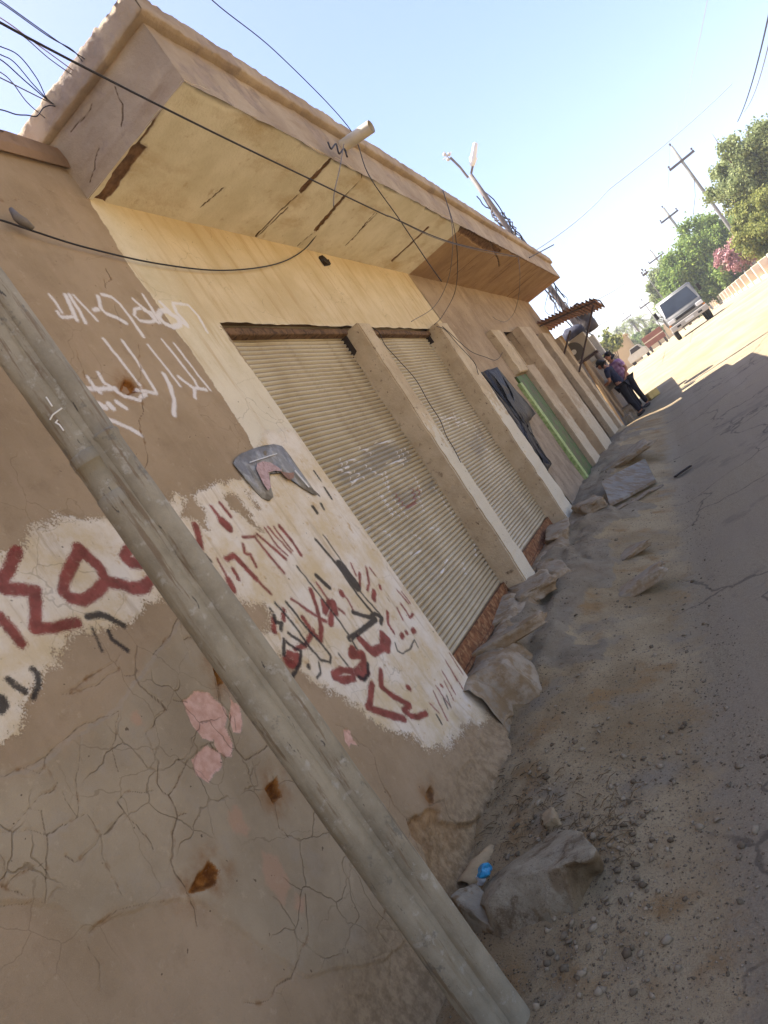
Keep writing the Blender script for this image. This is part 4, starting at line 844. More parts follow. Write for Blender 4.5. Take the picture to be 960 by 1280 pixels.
# cardboard tube and blue and white wrapper in the hollow behind the boulder
a, b = onz((580, 1108), .13), onz((618, 1066), .12); m = MB()
m.tube([a+(b-a)*k/6 for k in range(7)], [.042, .045, .043, .045, .04, .038, .03], 14, cap=False); m.rough(.018, 9, 3)
o = m.build('cardboard_tube', simple('cardboard', srgb(168, 142, 104), .14, 10, bump=.004), None, True); sol = o.modifiers.new('thick', 'SOLIDIFY'); sol.thickness = .004
tag(center(o), 'crushed tan cardboard tube in the gap between boulder and wall', 'cardboard')
a = onz((606, 1088), .19); m = MB(); m.ball(a, .034, 3, (1, 1.1, .8)); m.rough(.02, 24, 2)
o = m.build('wrapper', simple('blue_plastic', srgb(36, 128, 168), .25, 30, .35, spec=.5, bump=0, col2=srgb(60, 160, 196)), None); wrp = tag(center(o), 'crumpled blue and white wrapper beside the cardboard tube', 'litter')
m = MB(); a2 = onz((601, 1100), .15); m.ball(a2, .024, 3, (.8, 1.1, .8)); m.rough(.016, 24, 6); m.build('white_end', simple('white_plastic', srgb(200, 196, 188), .1, 20, .4), wrp)
o = MB().box(-.04, .04, -.012, .012, 0, .01, bev=.003).build('dark_stick', DARK, None); o.location = onz((854, 590), gz(-.8, 10)+.01); o.scale = (3, 3, 2); o.rotation_euler.z = .4; tag(o, 'small dark scrap lying on the asphalt edge', 'litter')
# pebbles and grit: too many to count
def pebbles(n, regions, smin, smax, seed, name, mat, power=2.2):
    r = np.random.default_rng(seed); V = []; Fc = []; k = 0
    base = MB(); bmesh.ops.create_icosphere(base.b, subdivisions=1, radius=1.0); bv = np.array([v.co[:] for v in base.b.verts]); bf = np.array([[v.index for v in f.verts] for f in base.b.faces]); base.b.free()
    pts = []
    for (x0, x1, y0, y1, wgt) in regions:
        m_ = int(n*wgt); pts.append(np.stack([r.uniform(x0, x1, m_), r.uniform(y0, y1, m_)], 1))
    P = np.concatenate(pts); zz = ground_z(P[:, 0], P[:, 1])
    for (x, y), z in zip(P, zz):
        s = smin+(smax-smin)*r.random()**power*1.0
        q = bv*(1+.35*r.standard_normal((len(bv), 1)))*np.array([1, r.uniform(.6, 1), r.uniform(.45, .8)])*s
        a = r.uniform(0, 6.28); ca, sa = math.cos(a), math.sin(a); q = np.stack([q[:, 0]*ca-q[:, 1]*sa, q[:, 0]*sa+q[:, 1]*ca, q[:, 2]], 1)
        V.append(q+np.array([x, y, z+s*.25])); Fc.append(bf+k); k += len(bv)
    o = link(name, from_np(name, np.concatenate(V), np.concatenate(Fc)), mat, None); return tag(o, kind='stuff')
t = NT('pebble_stone', .95, .15).world(); rnd = t.node('NewGeometry').outputs['Random Per Island']
t.base(t.mix(t.mr(rnd, 0, 1), srgb(98, 84, 64), srgb(146, 130, 104))); PEB = t.m
o2 = pebbles(9000, [(-1.9, -.6, 1.9, 4.5, .5), (-1.9, .3, 1.6, 3.4, .25), (-1.8, -.6, 4.5, 9, .25)], .0012, .006, 12, 'grit', PEB, 1.5); o2['label'] = 'fine grit strewn over the dirt verge'
o = pebbles(1900, [(-1.5, -1.1, 2.0, 2.9, .28), (-1.75, -.9, 2.5, 3.6, .2), (-1.3, .2, 1.6, 3.2, .22), (-1.9, -.7, 3.2, 6, .2), (-1.85, -.7, 6, 12, .1)], .0015, .019, 11, 'gravel', PEB, 4.2); o['label'] = 'loose grey pebbles and grit scattered on the dirt'
# dry straw and twigs behind the boulder
r_ = np.random.default_rng(5); m = MB()
for k in range(260):
    p = onz((r_.uniform(600, 790), r_.uniform(985, 1075)), .08); z = gz(p[0], p[1]); a = r_.uniform(0, 6.28); L = r_.uniform(.02, .09)
    d = np.array([math.cos(a), math.sin(a), r_.uniform(-.1, .5)])*L
    m.tube([(p[0], p[1], z+.004), (p[0]+d[0]*.5, p[1]+d[1]*.5, z+.006+d[2]*.6), (p[0]+d[0], p[1]+d[1], z+.004+d[2]*.5)], .0012+.0012*r_.random(), 4)
o = m.build('dry_straw', simple('straw', srgb(112, 92, 62), .4, 30, bump=0), None); tag(o, 'dry straw and twigs littering the dirt behind the boulder', kind='stuff')

# ------------------------------------------------------------------ cables
CABLE = simple('black_cable', srgb(46, 42, 42), .2, 20, .6, bump=0); CABLEP = simple('pale_cable', srgb(158, 156, 156), .1, 20, .6, bump=0); CABLEG = simple('grey_cable', srgb(112, 104, 96), .15, 20, .6, bump=0); CABLER = simple('pinkish_cable', srgb(150, 122, 112), .1, 20, .6, bump=0)
def cable(pts3, r, mat, label, group=None, n=7, name='cable'):
    m = MB(); m.tube(smooth_pts(pts3, 8), r*.56, n); o = m.build(name, mat, None, True); return tag(center(o), label, 'cable', group)
def cpx(lst, x): return [onx(p, x) for p in lst]
cable(cpx([(-120, -45), (0, 28), (150, 107), (280, 172), (390, 225), (480, 268), (493, 273), (568, 304), (647, 321)], -1.02), .008, CABLE, 'thick black cable strung along the front of the canopy across its whole length')
cable(cpx([(200, -70), (265, 0), (345, 65), (435, 158), (460, 217), (497, 271), (533, 325), (552, 352)], -1.06), .007, CABLE, 'black cable coming down from the sky past the drain spout')
cable([onx(p, x) for p, x in (((-60, 262), -1.93), ((0, 275), -1.95), ((45, 290), -1.96), ((110, 310), -1.97), ((200, 330), -1.97), ((280, 338), -1.97), ((345, 330), -1.97), ((380, 312), -1.97), ((402, 285), -1.75))], .009, CABLE, 'sagging black cable looped across the upper plaster wall above the white writing')
m = MB(); q = onx((30, 278), -1.95); m.tube([onx((14, 262), -1.96), onx((22, 272), -1.94), q, onx((42, 286), -1.95)], [.01, .02, .024, .012], 8); m.rough(.006, 40, 3); o = m.build('cable_clamp', CABLEG, None, True); tag(center(o), 'grey knotted clamp on the cable at the upper left wall', 'clamp')
cable([onx(p, x) for p, x in (((553, 238), -1.07), ((555, 243), -1.05), ((564, 275), -1.08), ((566, 308), -1.2), ((560, 350), -1.5), ((543, 383), -1.8), ((514, 402), -1.93))], .007, CABLEG, 'pale cable hanging from the canopy lip to the beam above the second shutter')
cable([onx(p, x) for p, x in (((554, 238), -1.07), ((556, 245), -1.04), ((568, 287), -1.08), ((572, 333), -1.3), ((568, 367), -1.7), ((553, 395), -1.84), ((543, 406), -1.85))], .007, CABLE, 'dark cable hanging from the canopy lip to the second pillar top')
cable([onx(p, x) for p, x in (((430, 180), -1.05), ((424, 214), -1.07), ((418, 240), -1.10), ((417, 258), -1.13))], .006, CABLEG, 'short grey wire dangling below the drain spout')
m = MB(); m.tube(smooth_pts([onx(p, -1.08) for p in ((410, 178), (414, 186), (420, 180), (424, 192), (430, 186), (434, 196))], 6), .007, 6); o = m.build('cable_tangle', CABLE, None, True); tag(center(o), 'small tangle of wire wound round the drain spout root', 'cable')
# wires on the pillars
cable(cpx([(466, 410), (474, 416), (482, 432), (500, 452), (520, 475), (536, 503), (550, 525), (558, 545), (567, 560), (576, 578)], -1.89), .006, CABLE, 'dark wire running down the first pillar front')
cable([onx(p, x) for p, x in (((546, 408), -1.89), ((556, 412), -1.89), ((572, 430), -1.89), ((586, 445), -1.885), ((594, 455), -1.885), ((598, 468), -1.89))], .007, CABLE, 'dark wire looping over the second pillar top')
cable([onx(p, x) for p, x in (((553, 408), -1.89), ((575, 428), -1.84), ((590, 440), -1.93), ((606, 446), -1.96), ((620, 450), -1.96), ((628, 440), -1.96), ((627, 425), -1.96))], .007, CABLE, 'dark wire draped on the brown wall right of the second pillar')
cable([onx(p, x) for p, x in (((616, 396), -1.95), ((622, 400), -1.94), ((632, 402), -1.93), ((642, 392), -1.8), ((648, 372), -1.5), ((650, 345), -1.2), ((648, 322), -1.08))], .007, CABLEG, 'thin cable drooping from the canopy end to the far bays')
cable(cpx([(496, 275), (540, 296), (575, 307), (620, 318), (648, 321)], -1.04), .005, CABLEG, 'thin pale wire beside the thick cable at the canopy end')
# bundle of service wires leaving the canopy end, towards the left
WG = 'service wires fanning out left of the canopy end'
for pts, mat, r, lab in (([(-40, -30), (0, 0), (70, 50), (108, 75)], CABLE, .006, 'highest dark service wire at the canopy end'),
    ([(-40, -22), (2, 4), (60, 45), (90, 62), (104, 78)], CABLE, .006, 'second highest dark service wire at the canopy end'),
    ([(-40, 10), (0, 28), (30, 46), (60, 72), (92, 95)], CABLEG, .006, 'grey service wire crossing under the thick cable'),
    ([(-40, 5), (0, 22), (50, 58), (94, 90)], CABLER, .006, 'pinkish service wire at the canopy end'),
    ([(-40, 45), (0, 58), (24, 70), (46, 98), (58, 122), (68, 131)], CABLE, .006, 'dark service wire bowed upward above its neighbours'),
    ([(-40, 50), (0, 68), (18, 78), (42, 106), (66, 131)], CABLE, .006, 'dark service wire just under the bowed one'),
    ([(-40, 55), (0, 74), (30, 100), (66, 131)], CABLE, .007, 'straight dark service wire in the middle of the fan'),
    ([(-40, 70), (0, 90), (16, 104), (34, 128), (58, 149)], CABLEG, .006, 'grey service wire crossing down to the lower canopy end'),
    ([(-40, 78), (0, 97), (30, 112), (70, 132)], CABLEG, .007, 'grey service wire in the lower fan'),
    ([(-40, 132), (0, 137), (20, 143), (34, 144), (46, 145), (54, 135), (62, 132), (70, 133)], CABLE, .007, 'kinked dark service wire lowest in the fan'),
    ([(-40, 150), (0, 163), (28, 173)], CABLE, .006, 'dark wire lying along the left wall coping')):
    n = len(pts); cable([ony(p, 2.75+(3.52-2.75)*(i/(n-1))) for i, p in enumerate(pts)], r*.8, mat, lab, WG)

# ------------------------------------------------------------------ beyond the shops: awning, kiosk and its clutter
RUSTS = simple('rusted_sheet', srgb(128, 88, 66), .3, 7, .8, col2=srgb(112, 82, 66), bump=.003)
IRON = simple('dark_iron', srgb(74, 60, 52), .25, 15, .7)
aw = thing('corrugated_awning', (-2.0, 17.0, 3.4), 'rusty corrugated awning on thin iron struts at the far end of the shops', 'awning')
a0, a1 = ony((664, 409), 16.6), ony((742, 374), 16.6)
L = a1-a0; nu = 160; u = np.linspace(0, 1, nu); ysA = np.linspace(16.6, 18.9, 24); U, V = np.meshgrid(u, ysA, indexing='ij')
Xa = a0[0]+L[0]*U; Za = a0[2]+.05*(1-(V-16.6)/1.2)+L[2]*U+.028*np.sin(U*2*math.pi*17)+.03*fbm(U*4, V, 201, 3)+.05*(V-16.6)/2.3*fbm(U*2, V*0, 203, 2); Ya = V+.05*fbm(U*8, V, 202, 3)
o = link('sheet', from_np('sheet', np.stack([Xa, Ya, Za], -1).reshape(-1, 3), grid_faces(nu, 24)), RUSTS, aw, True); sol = o.modifiers.new('thick', 'SOLIDIFY'); sol.thickness = .006
m = MB(); m.tube([a0+np.array([0, .12, -.05]), a1+np.array([0, .12, -.05])], .018, 6); m.build('rail', IRON, aw)
for p0, p1 in (((742, 381), (724, 465)), ((713, 413), (701, 458))):
    m = MB(); m.tube([ony(p0, 16.8), ony(p1, 16.8)], .022, 6); m.build('strut', IRON, aw)
m = MB(); m.tube([ony(p, 16.8) for p in ((742, 374), (750, 376), (755, 383))], .015, 5); m.build('bent_tip', IRON, aw)

GREYW = simple('grey_block_wall', srgb(112, 100, 86), .2, 3, bump=.01, bscale=14, col2=srgb(88, 76, 64))
kio = thing('kiosk', (-2.2, 20.5, gz(-2.0, 20.5)), 'low grey block kiosk beyond the awning', 'kiosk')
m = MB(); m.box(-4.5, -1.95, 18.4, 23.5, .2, 2.75, bev=.02); m.build('wall', GREYW, kio)
m = MB(); m.box(-4.6, -1.75, 18.3, 23.6, 2.752, 2.85, bev=.015); m.build('roof', simple('kiosk_roof', srgb(124, 110, 92)), kio)
m = MB(); m.box(-1.948, -1.90, 19.2, 20.4, .5, 2.3, bev=.01); m.build('door', simple('tan_door', srgb(150, 124, 92), .15, 5), kio)
# a cluster of thin posts and rails fixed at the end of the shops
for p0, p1, r, lab in (((700, 420), (765, 533), .05, 'tan wooden post at the far corner of the shops, nearer the awning'), ((716, 428), (776, 530), .04, 'tan wooden post just past the shop corner, farther from the awning')):
    y = 17.85+(.35 if p0[0] > 705 else 0); A_, B_ = ony(p0, y), ony(p1, y); B_[2] = min(B_[2], gz(B_[0], B_[1])+.0)-.1
    m = MB(); m.tube([A_, B_], r, 8); m.rough(.01, 5, 3); tag(center(m.build('wooden_post', simple('tan_post', srgb(166, 138, 102), .15, 9), None)), lab, 'post')
# outdoor air conditioning unit on a bracket
CREAMM = simple('cream_metal', srgb(164, 150, 126), .08, 6, .5, spec=.4)
acp = ony((721, 438), 18.25)
ac = thing('air_conditioner', tuple(acp), 'cream outdoor air conditioning unit with round fan on the kiosk end wall', 'air conditioner')
def loc_box(m, c, x0, x1, y0, y1, z0, z1, bev=0): m.box(c[0]+x0, c[0]+x1, c[1]+y0, c[1]+y1, c[2]+z0, c[2]+z1, bev=bev); return m
m = MB(); loc_box(m, acp, -.36, .36, -.12, .13, -.27, .27, .02); m.build('casing', CREAMM, ac)
m = MB(); m.tube([acp+np.array([-.06, -.125, 0]), acp+np.array([-.06, -.15, 0])], .225, 24); m.build('grille', simple('dark_grille', srgb(92, 84, 72), .2, 60), ac)
m = MB(); m.tube([acp+np.array([-.06, -.151, 0]), acp+np.array([-.06, -.165, 0])], .06, 16); m.build('fan_hub', simple('hub', srgb(206, 198, 180)), ac)
m = MB(); loc_box(m, acp, -.38, .38, -.16, .16, -.33, -.272); m.build('bracket', IRON, ac)
# black water tank and a pale box on the kiosk roof
tk = ony((733, 403), 20.5); tk[2] = 3.38
tank = thing('water_tank', (tk[0], tk[1], 2.9), 'dark plastic water tank lying on the kiosk roof', 'water tank')
TANKM = simple('dark_plastic', srgb(66, 58, 54), .2, 6, .5)
m = MB(); q = np.array([tk[0], tk[1], 3.26]); dd = np.array([0.06, 0, 1.0])
prof = [(-.40, .12), (-.39, .20), (-.35, .225), (-.15, .23), (-.13, .215), (.1, .215), (.12, .23), (.30, .225), (.36, .19), (.38, .1)]
m.tube([q+dd*a for a, b in prof], [b for a, b in prof], 20); m.build('body', TANKM, tank, True)
m = MB(); m.tube([q+np.array([.02, 0, .37]), q+np.array([.02, 0, .43])], .09, 14); m.build('cap', TANKM, tank, True)
b = ony((707, 405), 19.6); m = MB(); m.ball((b[0], b[1], 3.04), .26, 3, (1.2, 1, .75)); m.rough(.08, 4, 3); o = m.build('dark_sack', simple('dark_cloth', srgb(56, 56, 66), .3, 9), None, True); tag(center(o), 'dark bundled sack on the kiosk roof beside the tank', 'sack')
b = ony((742, 432), 19.0); m = MB(); m.box(-.22, .22, -.14, .14, 0, .62, bev=.02); o = m.build('meter_box', simple('pale_box', srgb(186, 178, 162), .1, 6, .5), None); b = ony((741, 436), 20.9); o.location = (b[0], 20.9, b[2]-.3); o['label'] = 'pale grey meter box fixed to the wiring pole'; o['category'] = 'meter box'
w_ = [ony(p, 20.9) for p in ((733, 452), (744, 446), (775, 492), (760, 500))]
m = MB(); c_ = sum(w_)/4; m.prism([tuple(p) for p in w_], (-.02, .10, .01)); o = m.build('white_panel', simple('dirty_white', srgb(204, 192, 174), .1, 4, .7, col2=srgb(176, 150, 124), fac=(.56, .7)), None); tag(center(o), 'tall dirty white panel leaning by the kiosk beside the two men', 'panel')
for i, (p, sx, sy, sz, lab) in enumerate((((752, 508), .9, .5, .22, 'lower grey concrete step before the kiosk'), ((762, 498), .7, .5, .4, 'upper grey concrete step before the kiosk'))):
    c_ = ony(p, 19.3+i*.5); m = MB(); m.box(c_[0]-sx/2, c_[0]+sx/2, c_[1]-sy/2, c_[1]+sy/2, gz(c_[0], c_[1])-.1, gz(c_[0], c_[1])+sz, bev=.03); bmesh.ops.subdivide_edges(m.b, edges=m.b.edges[:], cuts=4, use_grid_fill=True); m.rough(.03, 3, i); tag(center(m.build('concrete_step', CONCR, None)), lab, 'step')
c_ = ony((758, 484), 20.2); m = MB(); m.ball((c_[0], c_[1], c_[2]), .2, 3, (1.2, .9, .7)); m.rough(.09, 5, 4); tag(center(m.build('grey_sack', simple('pale_sack', srgb(150, 140, 124), .2, 10), None, True)), 'pale grey sack on the concrete steps by the men', 'sack')
c_ = ony((815, 493), 21.6); m = MB(); m.box(-.16, .16, -.13, .13, 0, .2, bev=.02); o = m.build('cardboard_box', simple('yellow_carton', srgb(206, 178, 110), .12, 8), None); o.location = (c_[0], c_[1], gz(c_[0], c_[1])); o.rotation_euler.z = .5; tag(o, 'small yellow carton standing on the ground by the men', 'carton')

# wiring pole with lamp and bundled cables at the end of the shops
PX, PY = -1.63, 20.0
lp = thing('wiring_pole', (PX, PY, gz(PX, PY)), 'leaning street pole wrapped in cable bundles with a white lamp head above the canopy end', 'street lamp')
POLEM = simple('pole_steel', srgb(116, 106, 98), .15, 8, .6)
ptop = ony((588, 219), PY); pbot = np.array([PX-.02, PY, gz(PX, PY)-.3])
m = MB(); m.tube([pbot+(ptop-pbot)*k/8 for k in range(9)], .085, 12, .06); m.build('pole', POLEM, lp, True)
r_ = np.random.default_rng(9); ax_ = (ptop-pbot)
for k in range(9):
    m = MB(); s0, s1 = r_.uniform(.3, .7), r_.uniform(.8, .99); ph = r_.uniform(0, 6.28); pts = []
    for s in np.linspace(s0, s1, 22):
        a = ph+s*r_.uniform(20, 22); rad = .11+.07*r_.random(); pts.append(pbot+ax_*s+np.array([math.cos(a)*rad, math.sin(a)*rad, 0]))
    m.tube(pts, .016, 5); m.build('cable_bundle', (CABLE, CABLEG)[k % 2], lp)
m = MB(); m.tube([ony((585, 222), PY), ony((575, 209), PY), ony((563, 197), PY)], .03, 8); m.build('arm', POLEM, lp)
m = MB(); q = ony((559, 195), PY)
for k in range(3): m.ball(q+np.array([.06*math.cos(k*2.1), 0, .09*math.sin(k*2.1)]), .05, 2)
bmesh.ops.recalc_face_normals(m.b, faces=m.b.faces[:])
m.tube([q-np.array([.14, 0, 0]), q+np.array([.14, 0, 0])], .012, 5); m.tube([q-np.array([0, 0, .14]), q+np.array([0, 0, .14])], .012, 5); m.build('insulator', simple('pale_ceramic', srgb(190, 186, 180), .08, 9, .4), lp)
a, b = ony((589, 217), PY), ony((591, 207), PY); m = MB(); m.tube([a, b], .03, 8); m.build('lamp_arm', POLEM, lp)
a, b = ony((590, 208), PY), ony((594.5, 178), PY); d = b-a; m = MB(); m.tube([a+d*k for k in (0, .04, .35, .42, .5, .95, 1)], [.04, .065, .105, .08, .075, .065, .03], 12); m.build('lamp_head', simple('lamp_white', srgb(214, 212, 208), .05, 6, .4, spec=.5), lp, True)
for k in range(5):                                          # loose loops by the pole foot, seen under the canopy end
    q0 = ony((684+k*3, 360), 19.2); q1 = ony((696+r_.uniform(-5, 5), 398), 19.2); mid = (q0+q1)/2+np.array([r_.uniform(-.3, .3), 0, r_.uniform(-.2, .2)])
    cable([q0, mid, q1], .012, CABLE, ('leftmost', 'second', 'middle', 'fourth', 'rightmost')[k]+' loose cable looping in the gap between canopy end and awning', 'loose cables in the gap at the canopy end', 5)

# ------------------------------------------------------------------ utility poles along the far side and their wires
WOODP = simple('pole_grey', srgb(124, 122, 116), .12, 3, .7); INS = simple('insulator_brown', srgb(84, 76, 72), .1, 9, .4)
tops = {}
def util(top, dist, label, cross=1.7, lower=.9, hh=None, wid=.12, foot=None):
    T = ony(top, dist); g_ = gz(T[0], T[1]); r = thing('utility_pole', (T[0], T[1], g_), label, 'utility pole', 'utility poles along the far side of the street')
    F_ = np.array([T[0], T[1], g_-.3]) if foot is None else np.array([foot, T[1], g_-.3])
    m = MB(); m.tube([F_+(T-F_)*k/4 for k in range(5)], wid*.62, 10, wid*.4); m.build('pole', WOODP, r, True)
    zc = T[2]-lower; m = MB(); m.box(T[0]-cross/2, T[0]+cross/2, T[1]-.18, T[1]-.06, zc-.09, zc+.09); m.build('crossarm', INS, r)
    pts = []
    for dx, z in ((-cross/2+.08, zc+.07), (cross/2-.08, zc+.07), (0, T[2])):
        m = MB(); q = np.array([T[0]+dx, T[1]-(.11 if dx else 0), z]); m.tube([q, q+np.array([0, 0, .12]), q+np.array([0, 0, .14]), q+np.array([0, 0, .26])], [.04, .04, .09, .06], 8); m.build('insulator', INS, r); pts.append(q+np.array([0, 0, .25]))
    return pts
wp = [util((839, 183), 66, 'tall grey utility pole rising behind the pink bush', 2.1, 1.4, wid=.27, foot=ony((921, 297), 66)[0]), util((829, 260), 84, 'grey utility pole rising behind the dark green tree', 1.9, 1.1, wid=.3), util((814, 314), 110, 'pale utility pole just left of the green trees', 2.2, 1.2, wid=.28),
      util((804, 339), 70, 'thin pole left of the pale green tree', .5, .3, wid=.08), util((803, 376), 110, 'small far utility pole left of the truck', 1.6, .7), util((780, 393), 170, 'farthest utility pole among the palms', 2.2, 1.0)]
def wire(a, b, sag, r, label, mat=CABLEP, group='overhead wires between the poles'):
    a, b = np.array(a), np.array(b); pts = [a+(b-a)*k/14-np.array([0, 0, sag*4*(k/14)*(1-k/14)]) for k in range(15)]; m = MB(); m.tube(pts, r, 5); tag(center(m.build('overhead_wire', mat, None)), label, 'wire', group)
off = [ony((975, -30), 16), ony((968, -60), 16), ony((960, -10), 16)]
for k, s in enumerate(('left', 'right', 'middle')): wire(wp[0][k], wp[1][k], .5, .011, f'overhead wire from the {s} insulator of the tallest pole to the next pole')
for k, s in enumerate(('left', 'right', 'middle')): wire(wp[1][k], wp[2][k], .6, .012, f'overhead wire from the {s} insulator of the second pole to the pale third pole')
wire(ony((922, 152), 30), ony((966, -5), 13), .1, .014, 'dark overhead wire rising steeply at the right edge of the sky', CABLE, None)
wire(ony((930, 140), 30), ony((962, 50), 13), .1, .009, 'thin grey overhead wire beside the steep dark one', CABLEG, None)
wire(ony((668, 314), 17.6), ony((760, 238), 26), .1, .010, 'pale overhead wire from the canopy end rising over the street', CABLEP, None); wire(ony((760, 238), 26), ony((915, 105), 40), .1, .012, 'pale overhead wire high over the street', CABLEP, None)
wire(wp[0][2], ony((888, -20), 22), .3, .008, 'faint overhead wire from the tallest pole up out of view', CABLEP, None)
m = MB(); q = ony((868, 224), 65.8); m.tube([q, ony((869, 245), 65.8), ony((866, 272), 65.8)], .02, 5); tag(center(m.build('hanging_cable', CABLE, None)), 'loose dark cable hanging from the tallest utility pole', 'cable')
wire(ony((748, 374), 30), ony((790, 346), 60), .1, .012, 'thin wire running over the far end of the street', CABLEG, None)
wire(ony((742, 410), 30), ony((805, 372), 110), .2, .012, 'thin wire running low toward the small far pole', CABLEG, None)

# ------------------------------------------------------------------ trees
def leaf_mat(name, a, b, c3, trans=.45):
    t = NT(name, .6, .25); rnd = t.node('NewGeometry').outputs['Random Per Island']
    c = t.mix(t.mr(rnd, 0, 1), a, b); c = t.mix(t.mr(t.noise(.9, 3), .5, .65), c, c3); t.base(c)
    tr = t.node('BsdfTranslucent', {0: c}); mx = t.node('MixShader', (trans, t.p.outputs[0], tr.outputs[0])); t.t.links.new(mx.outputs[0], t.t.nodes['Material Output'].inputs[0]); return t.m
BARK = simple('bark', srgb(112, 92, 72), .25, 8, bump=.02, bscale=12)
def leaves(name, clumps, n, size, mat, parent, seed, droop=.3, sub=14, aspect=2.6, spread=.33):
    """n small leaf faces spread round sub-clumps of each ellipsoid (centre, radius, weight)"""
    r = np.random.default_rng(seed); V = []
    wts = np.array([c[1]**2*(c[2] if len(c) > 2 else 1) for c in clumps]); wts /= wts.sum()
    for (c, rad, *_), w_ in zip(clumps, wts):
        k = int(n*w_); sc = r.standard_normal((sub, 3)); sc /= np.linalg.norm(sc, axis=1)[:, None]; sc *= (r.uniform(.15, 1.5, sub)**.5)[:, None]*rad
        sr = rad*spread*r.uniform(.6, 1.4, sub); idx = r.integers(0, sub, k)
        P = np.array(c)+sc[idx]*np.array([1, 1, .9])+r.standard_normal((k, 3))*sr[idx][:, None]*.62
        d = r.standard_normal((k, 3)); d[:, 2] -= droop*1.5; d /= np.linalg.norm(d, axis=1)[:, None]
        e = np.cross(d, r.standard_normal((k, 3))); e /= np.linalg.norm(e, axis=1)[:, None]+1e-9
        s = size*r.uniform(.6, 1.3, k)[:, None]
        V.append(np.stack([P-d*s*.5*aspect/2, P+e*s*.5/1.2, P+d*s*.5*aspect/2, P-e*s*.5/1.2], 1))
    V = np.concatenate(V); f = np.arange(len(V)*4).reshape(-1, 4)
    return link(name, from_np(name, V.reshape(-1, 3), f), mat, parent)
def tree(name, base, clumps, n, size, mat, label, cat, seed, group=None, tr=.18, droop=.3, limbs=True, spread=.26, sub=24):
    b = np.array([base[0], base[1], gz(base[0], base[1])]); r = thing(name, tuple(b), label, cat, group)
    if limbs:
        m = MB(); top = np.mean([c[0] for c in clumps], 0); fork = b+(top-b)*.45
        m.tube([b-np.array([0, 0, .2]), b+(fork-b)*.5+np.array([.05, 0, 0]), fork], [tr*1.25, tr, tr*.75], 9)
        for c in clumps:
            c0 = np.array(c[0]); m.tube([fork-(fork-b)*.06, fork*.45+c0*.55+np.array([.1, .05, -.15])*c[1], c0, c0+(c0-fork)*.25], [tr*.6, tr*.38, tr*.2, tr*.05], 6)
        m.build('trunk', BARK, r, True)
    leaves('crown', clumps, n, size, mat, r, seed, droop, sub, spread=spread); return r
def cl(lst, y, jit, seed):
    rr = random.Random(seed); ppm = F_PX/y*.99
    return [(ony((x, yy), y+rr.uniform(-jit, jit)), rad/ppm, *( [w] if w else [])) for x, yy, rad, w in lst]
L1 = leaf_mat('olive_leaves', srgb(110, 122, 76), srgb(160, 166, 112), srgb(136, 146, 100)); L2 = leaf_mat('green_leaves', srgb(90, 116, 52), srgb(148, 164, 88), srgb(120, 140, 72))
L3 = leaf_mat('pale_leaves', srgb(112, 124, 82), srgb(156, 162, 116), srgb(136, 146, 98)); L4 = leaf_mat('yellowed_leaves', srgb(116, 122, 62), srgb(156, 156, 86), srgb(104, 116, 60))
LP = leaf_mat('pink_flowers', srgb(160, 112, 112), srgb(192, 150, 148), srgb(112, 116, 72), .25)
tree('feathery_tree', (ony((965, 330), 54)[0]+.6, 54), cl([(938, 182, 20, 1), (912, 212, 16, 1), (898, 240, 13, .8), (930, 222, 20, 1), (958, 200, 26, 1), (985, 225, 30, 1), (955, 245, 20, 1), (918, 255, 10, .6), (990, 180, 26, 1), (905, 190, 9, .4)], 54, 1.6, 1), 52000, .16, L1,
     'tall feathery grey green tree with ragged crown behind the roadside fence', 'tree', 21, droop=.6)
tree('yellowed_tree', (ony((958, 338), 50)[0], 50), cl([(946, 268, 20, 1), (968, 285, 24, 1), (945, 295, 17, 1), (960, 303, 17, 1), (985, 300, 20, 1), (938, 306, 11, 1), (925, 283, 9, .7)], 50, 1.2, 2), 40000, .13, L4, 'yellow green hanging tree under the feathery tree by the fence', 'tree', 22, droop=.7, tr=.12)
tree('bushy_tree', (ony((890, 350), 80)[0]+.3, 80), cl([(874, 300, 19, 1), (858, 322, 18, 1), (892, 308, 19, 1), (905, 288, 15, 1), (878, 335, 20, 1), (900, 335, 18, 1), (918, 300, 14, 1), (912, 330, 14, 1), (850, 345, 13, 1), (895, 355, 14, 1), (865, 352, 15, 1), (880, 362, 14, 1), (912, 350, 13, 1), (925, 285, 14, 1), (930, 330, 12, 1), (838, 380, 12, 1), (868, 375, 14, 1), (885, 285, 13, 1), (848, 330, 12, 1), (840, 352, 12, 1), (855, 368, 12, 1)], 80, 1.6, 3), 95000, .2, L2, 'dense bright green bushy tree standing behind the truck', 'tree', 23, spread=.30)
tree('pale_tree', (ony((848, 385), 96)[0], 96), cl([(832, 342, 13, 1), (822, 358, 11, 1), (838, 362, 15, 1), (848, 375, 12, 1), (828, 375, 11, 1), (845, 352, 12, 1), (860, 372, 11, 1)], 96, 1.2, 4), 36000, .23, L3, 'pale green tree at the left end of the roadside trees', 'tree', 24, tr=.14)
tree('bougainvillea', (ony((925, 340), 62)[0], 62), cl([(920, 318, 14, 1), (908, 322, 11, 1), (940, 312, 11, .8), (934, 308, 11, 1), (945, 303, 9, .6), (926, 300, 7, .8), (915, 328, 7, 1)], 62, .5, 5), 9000, .15, LP, 'pink flowering bush in front of the green trees at the fence', 'bush', 25, tr=.05)
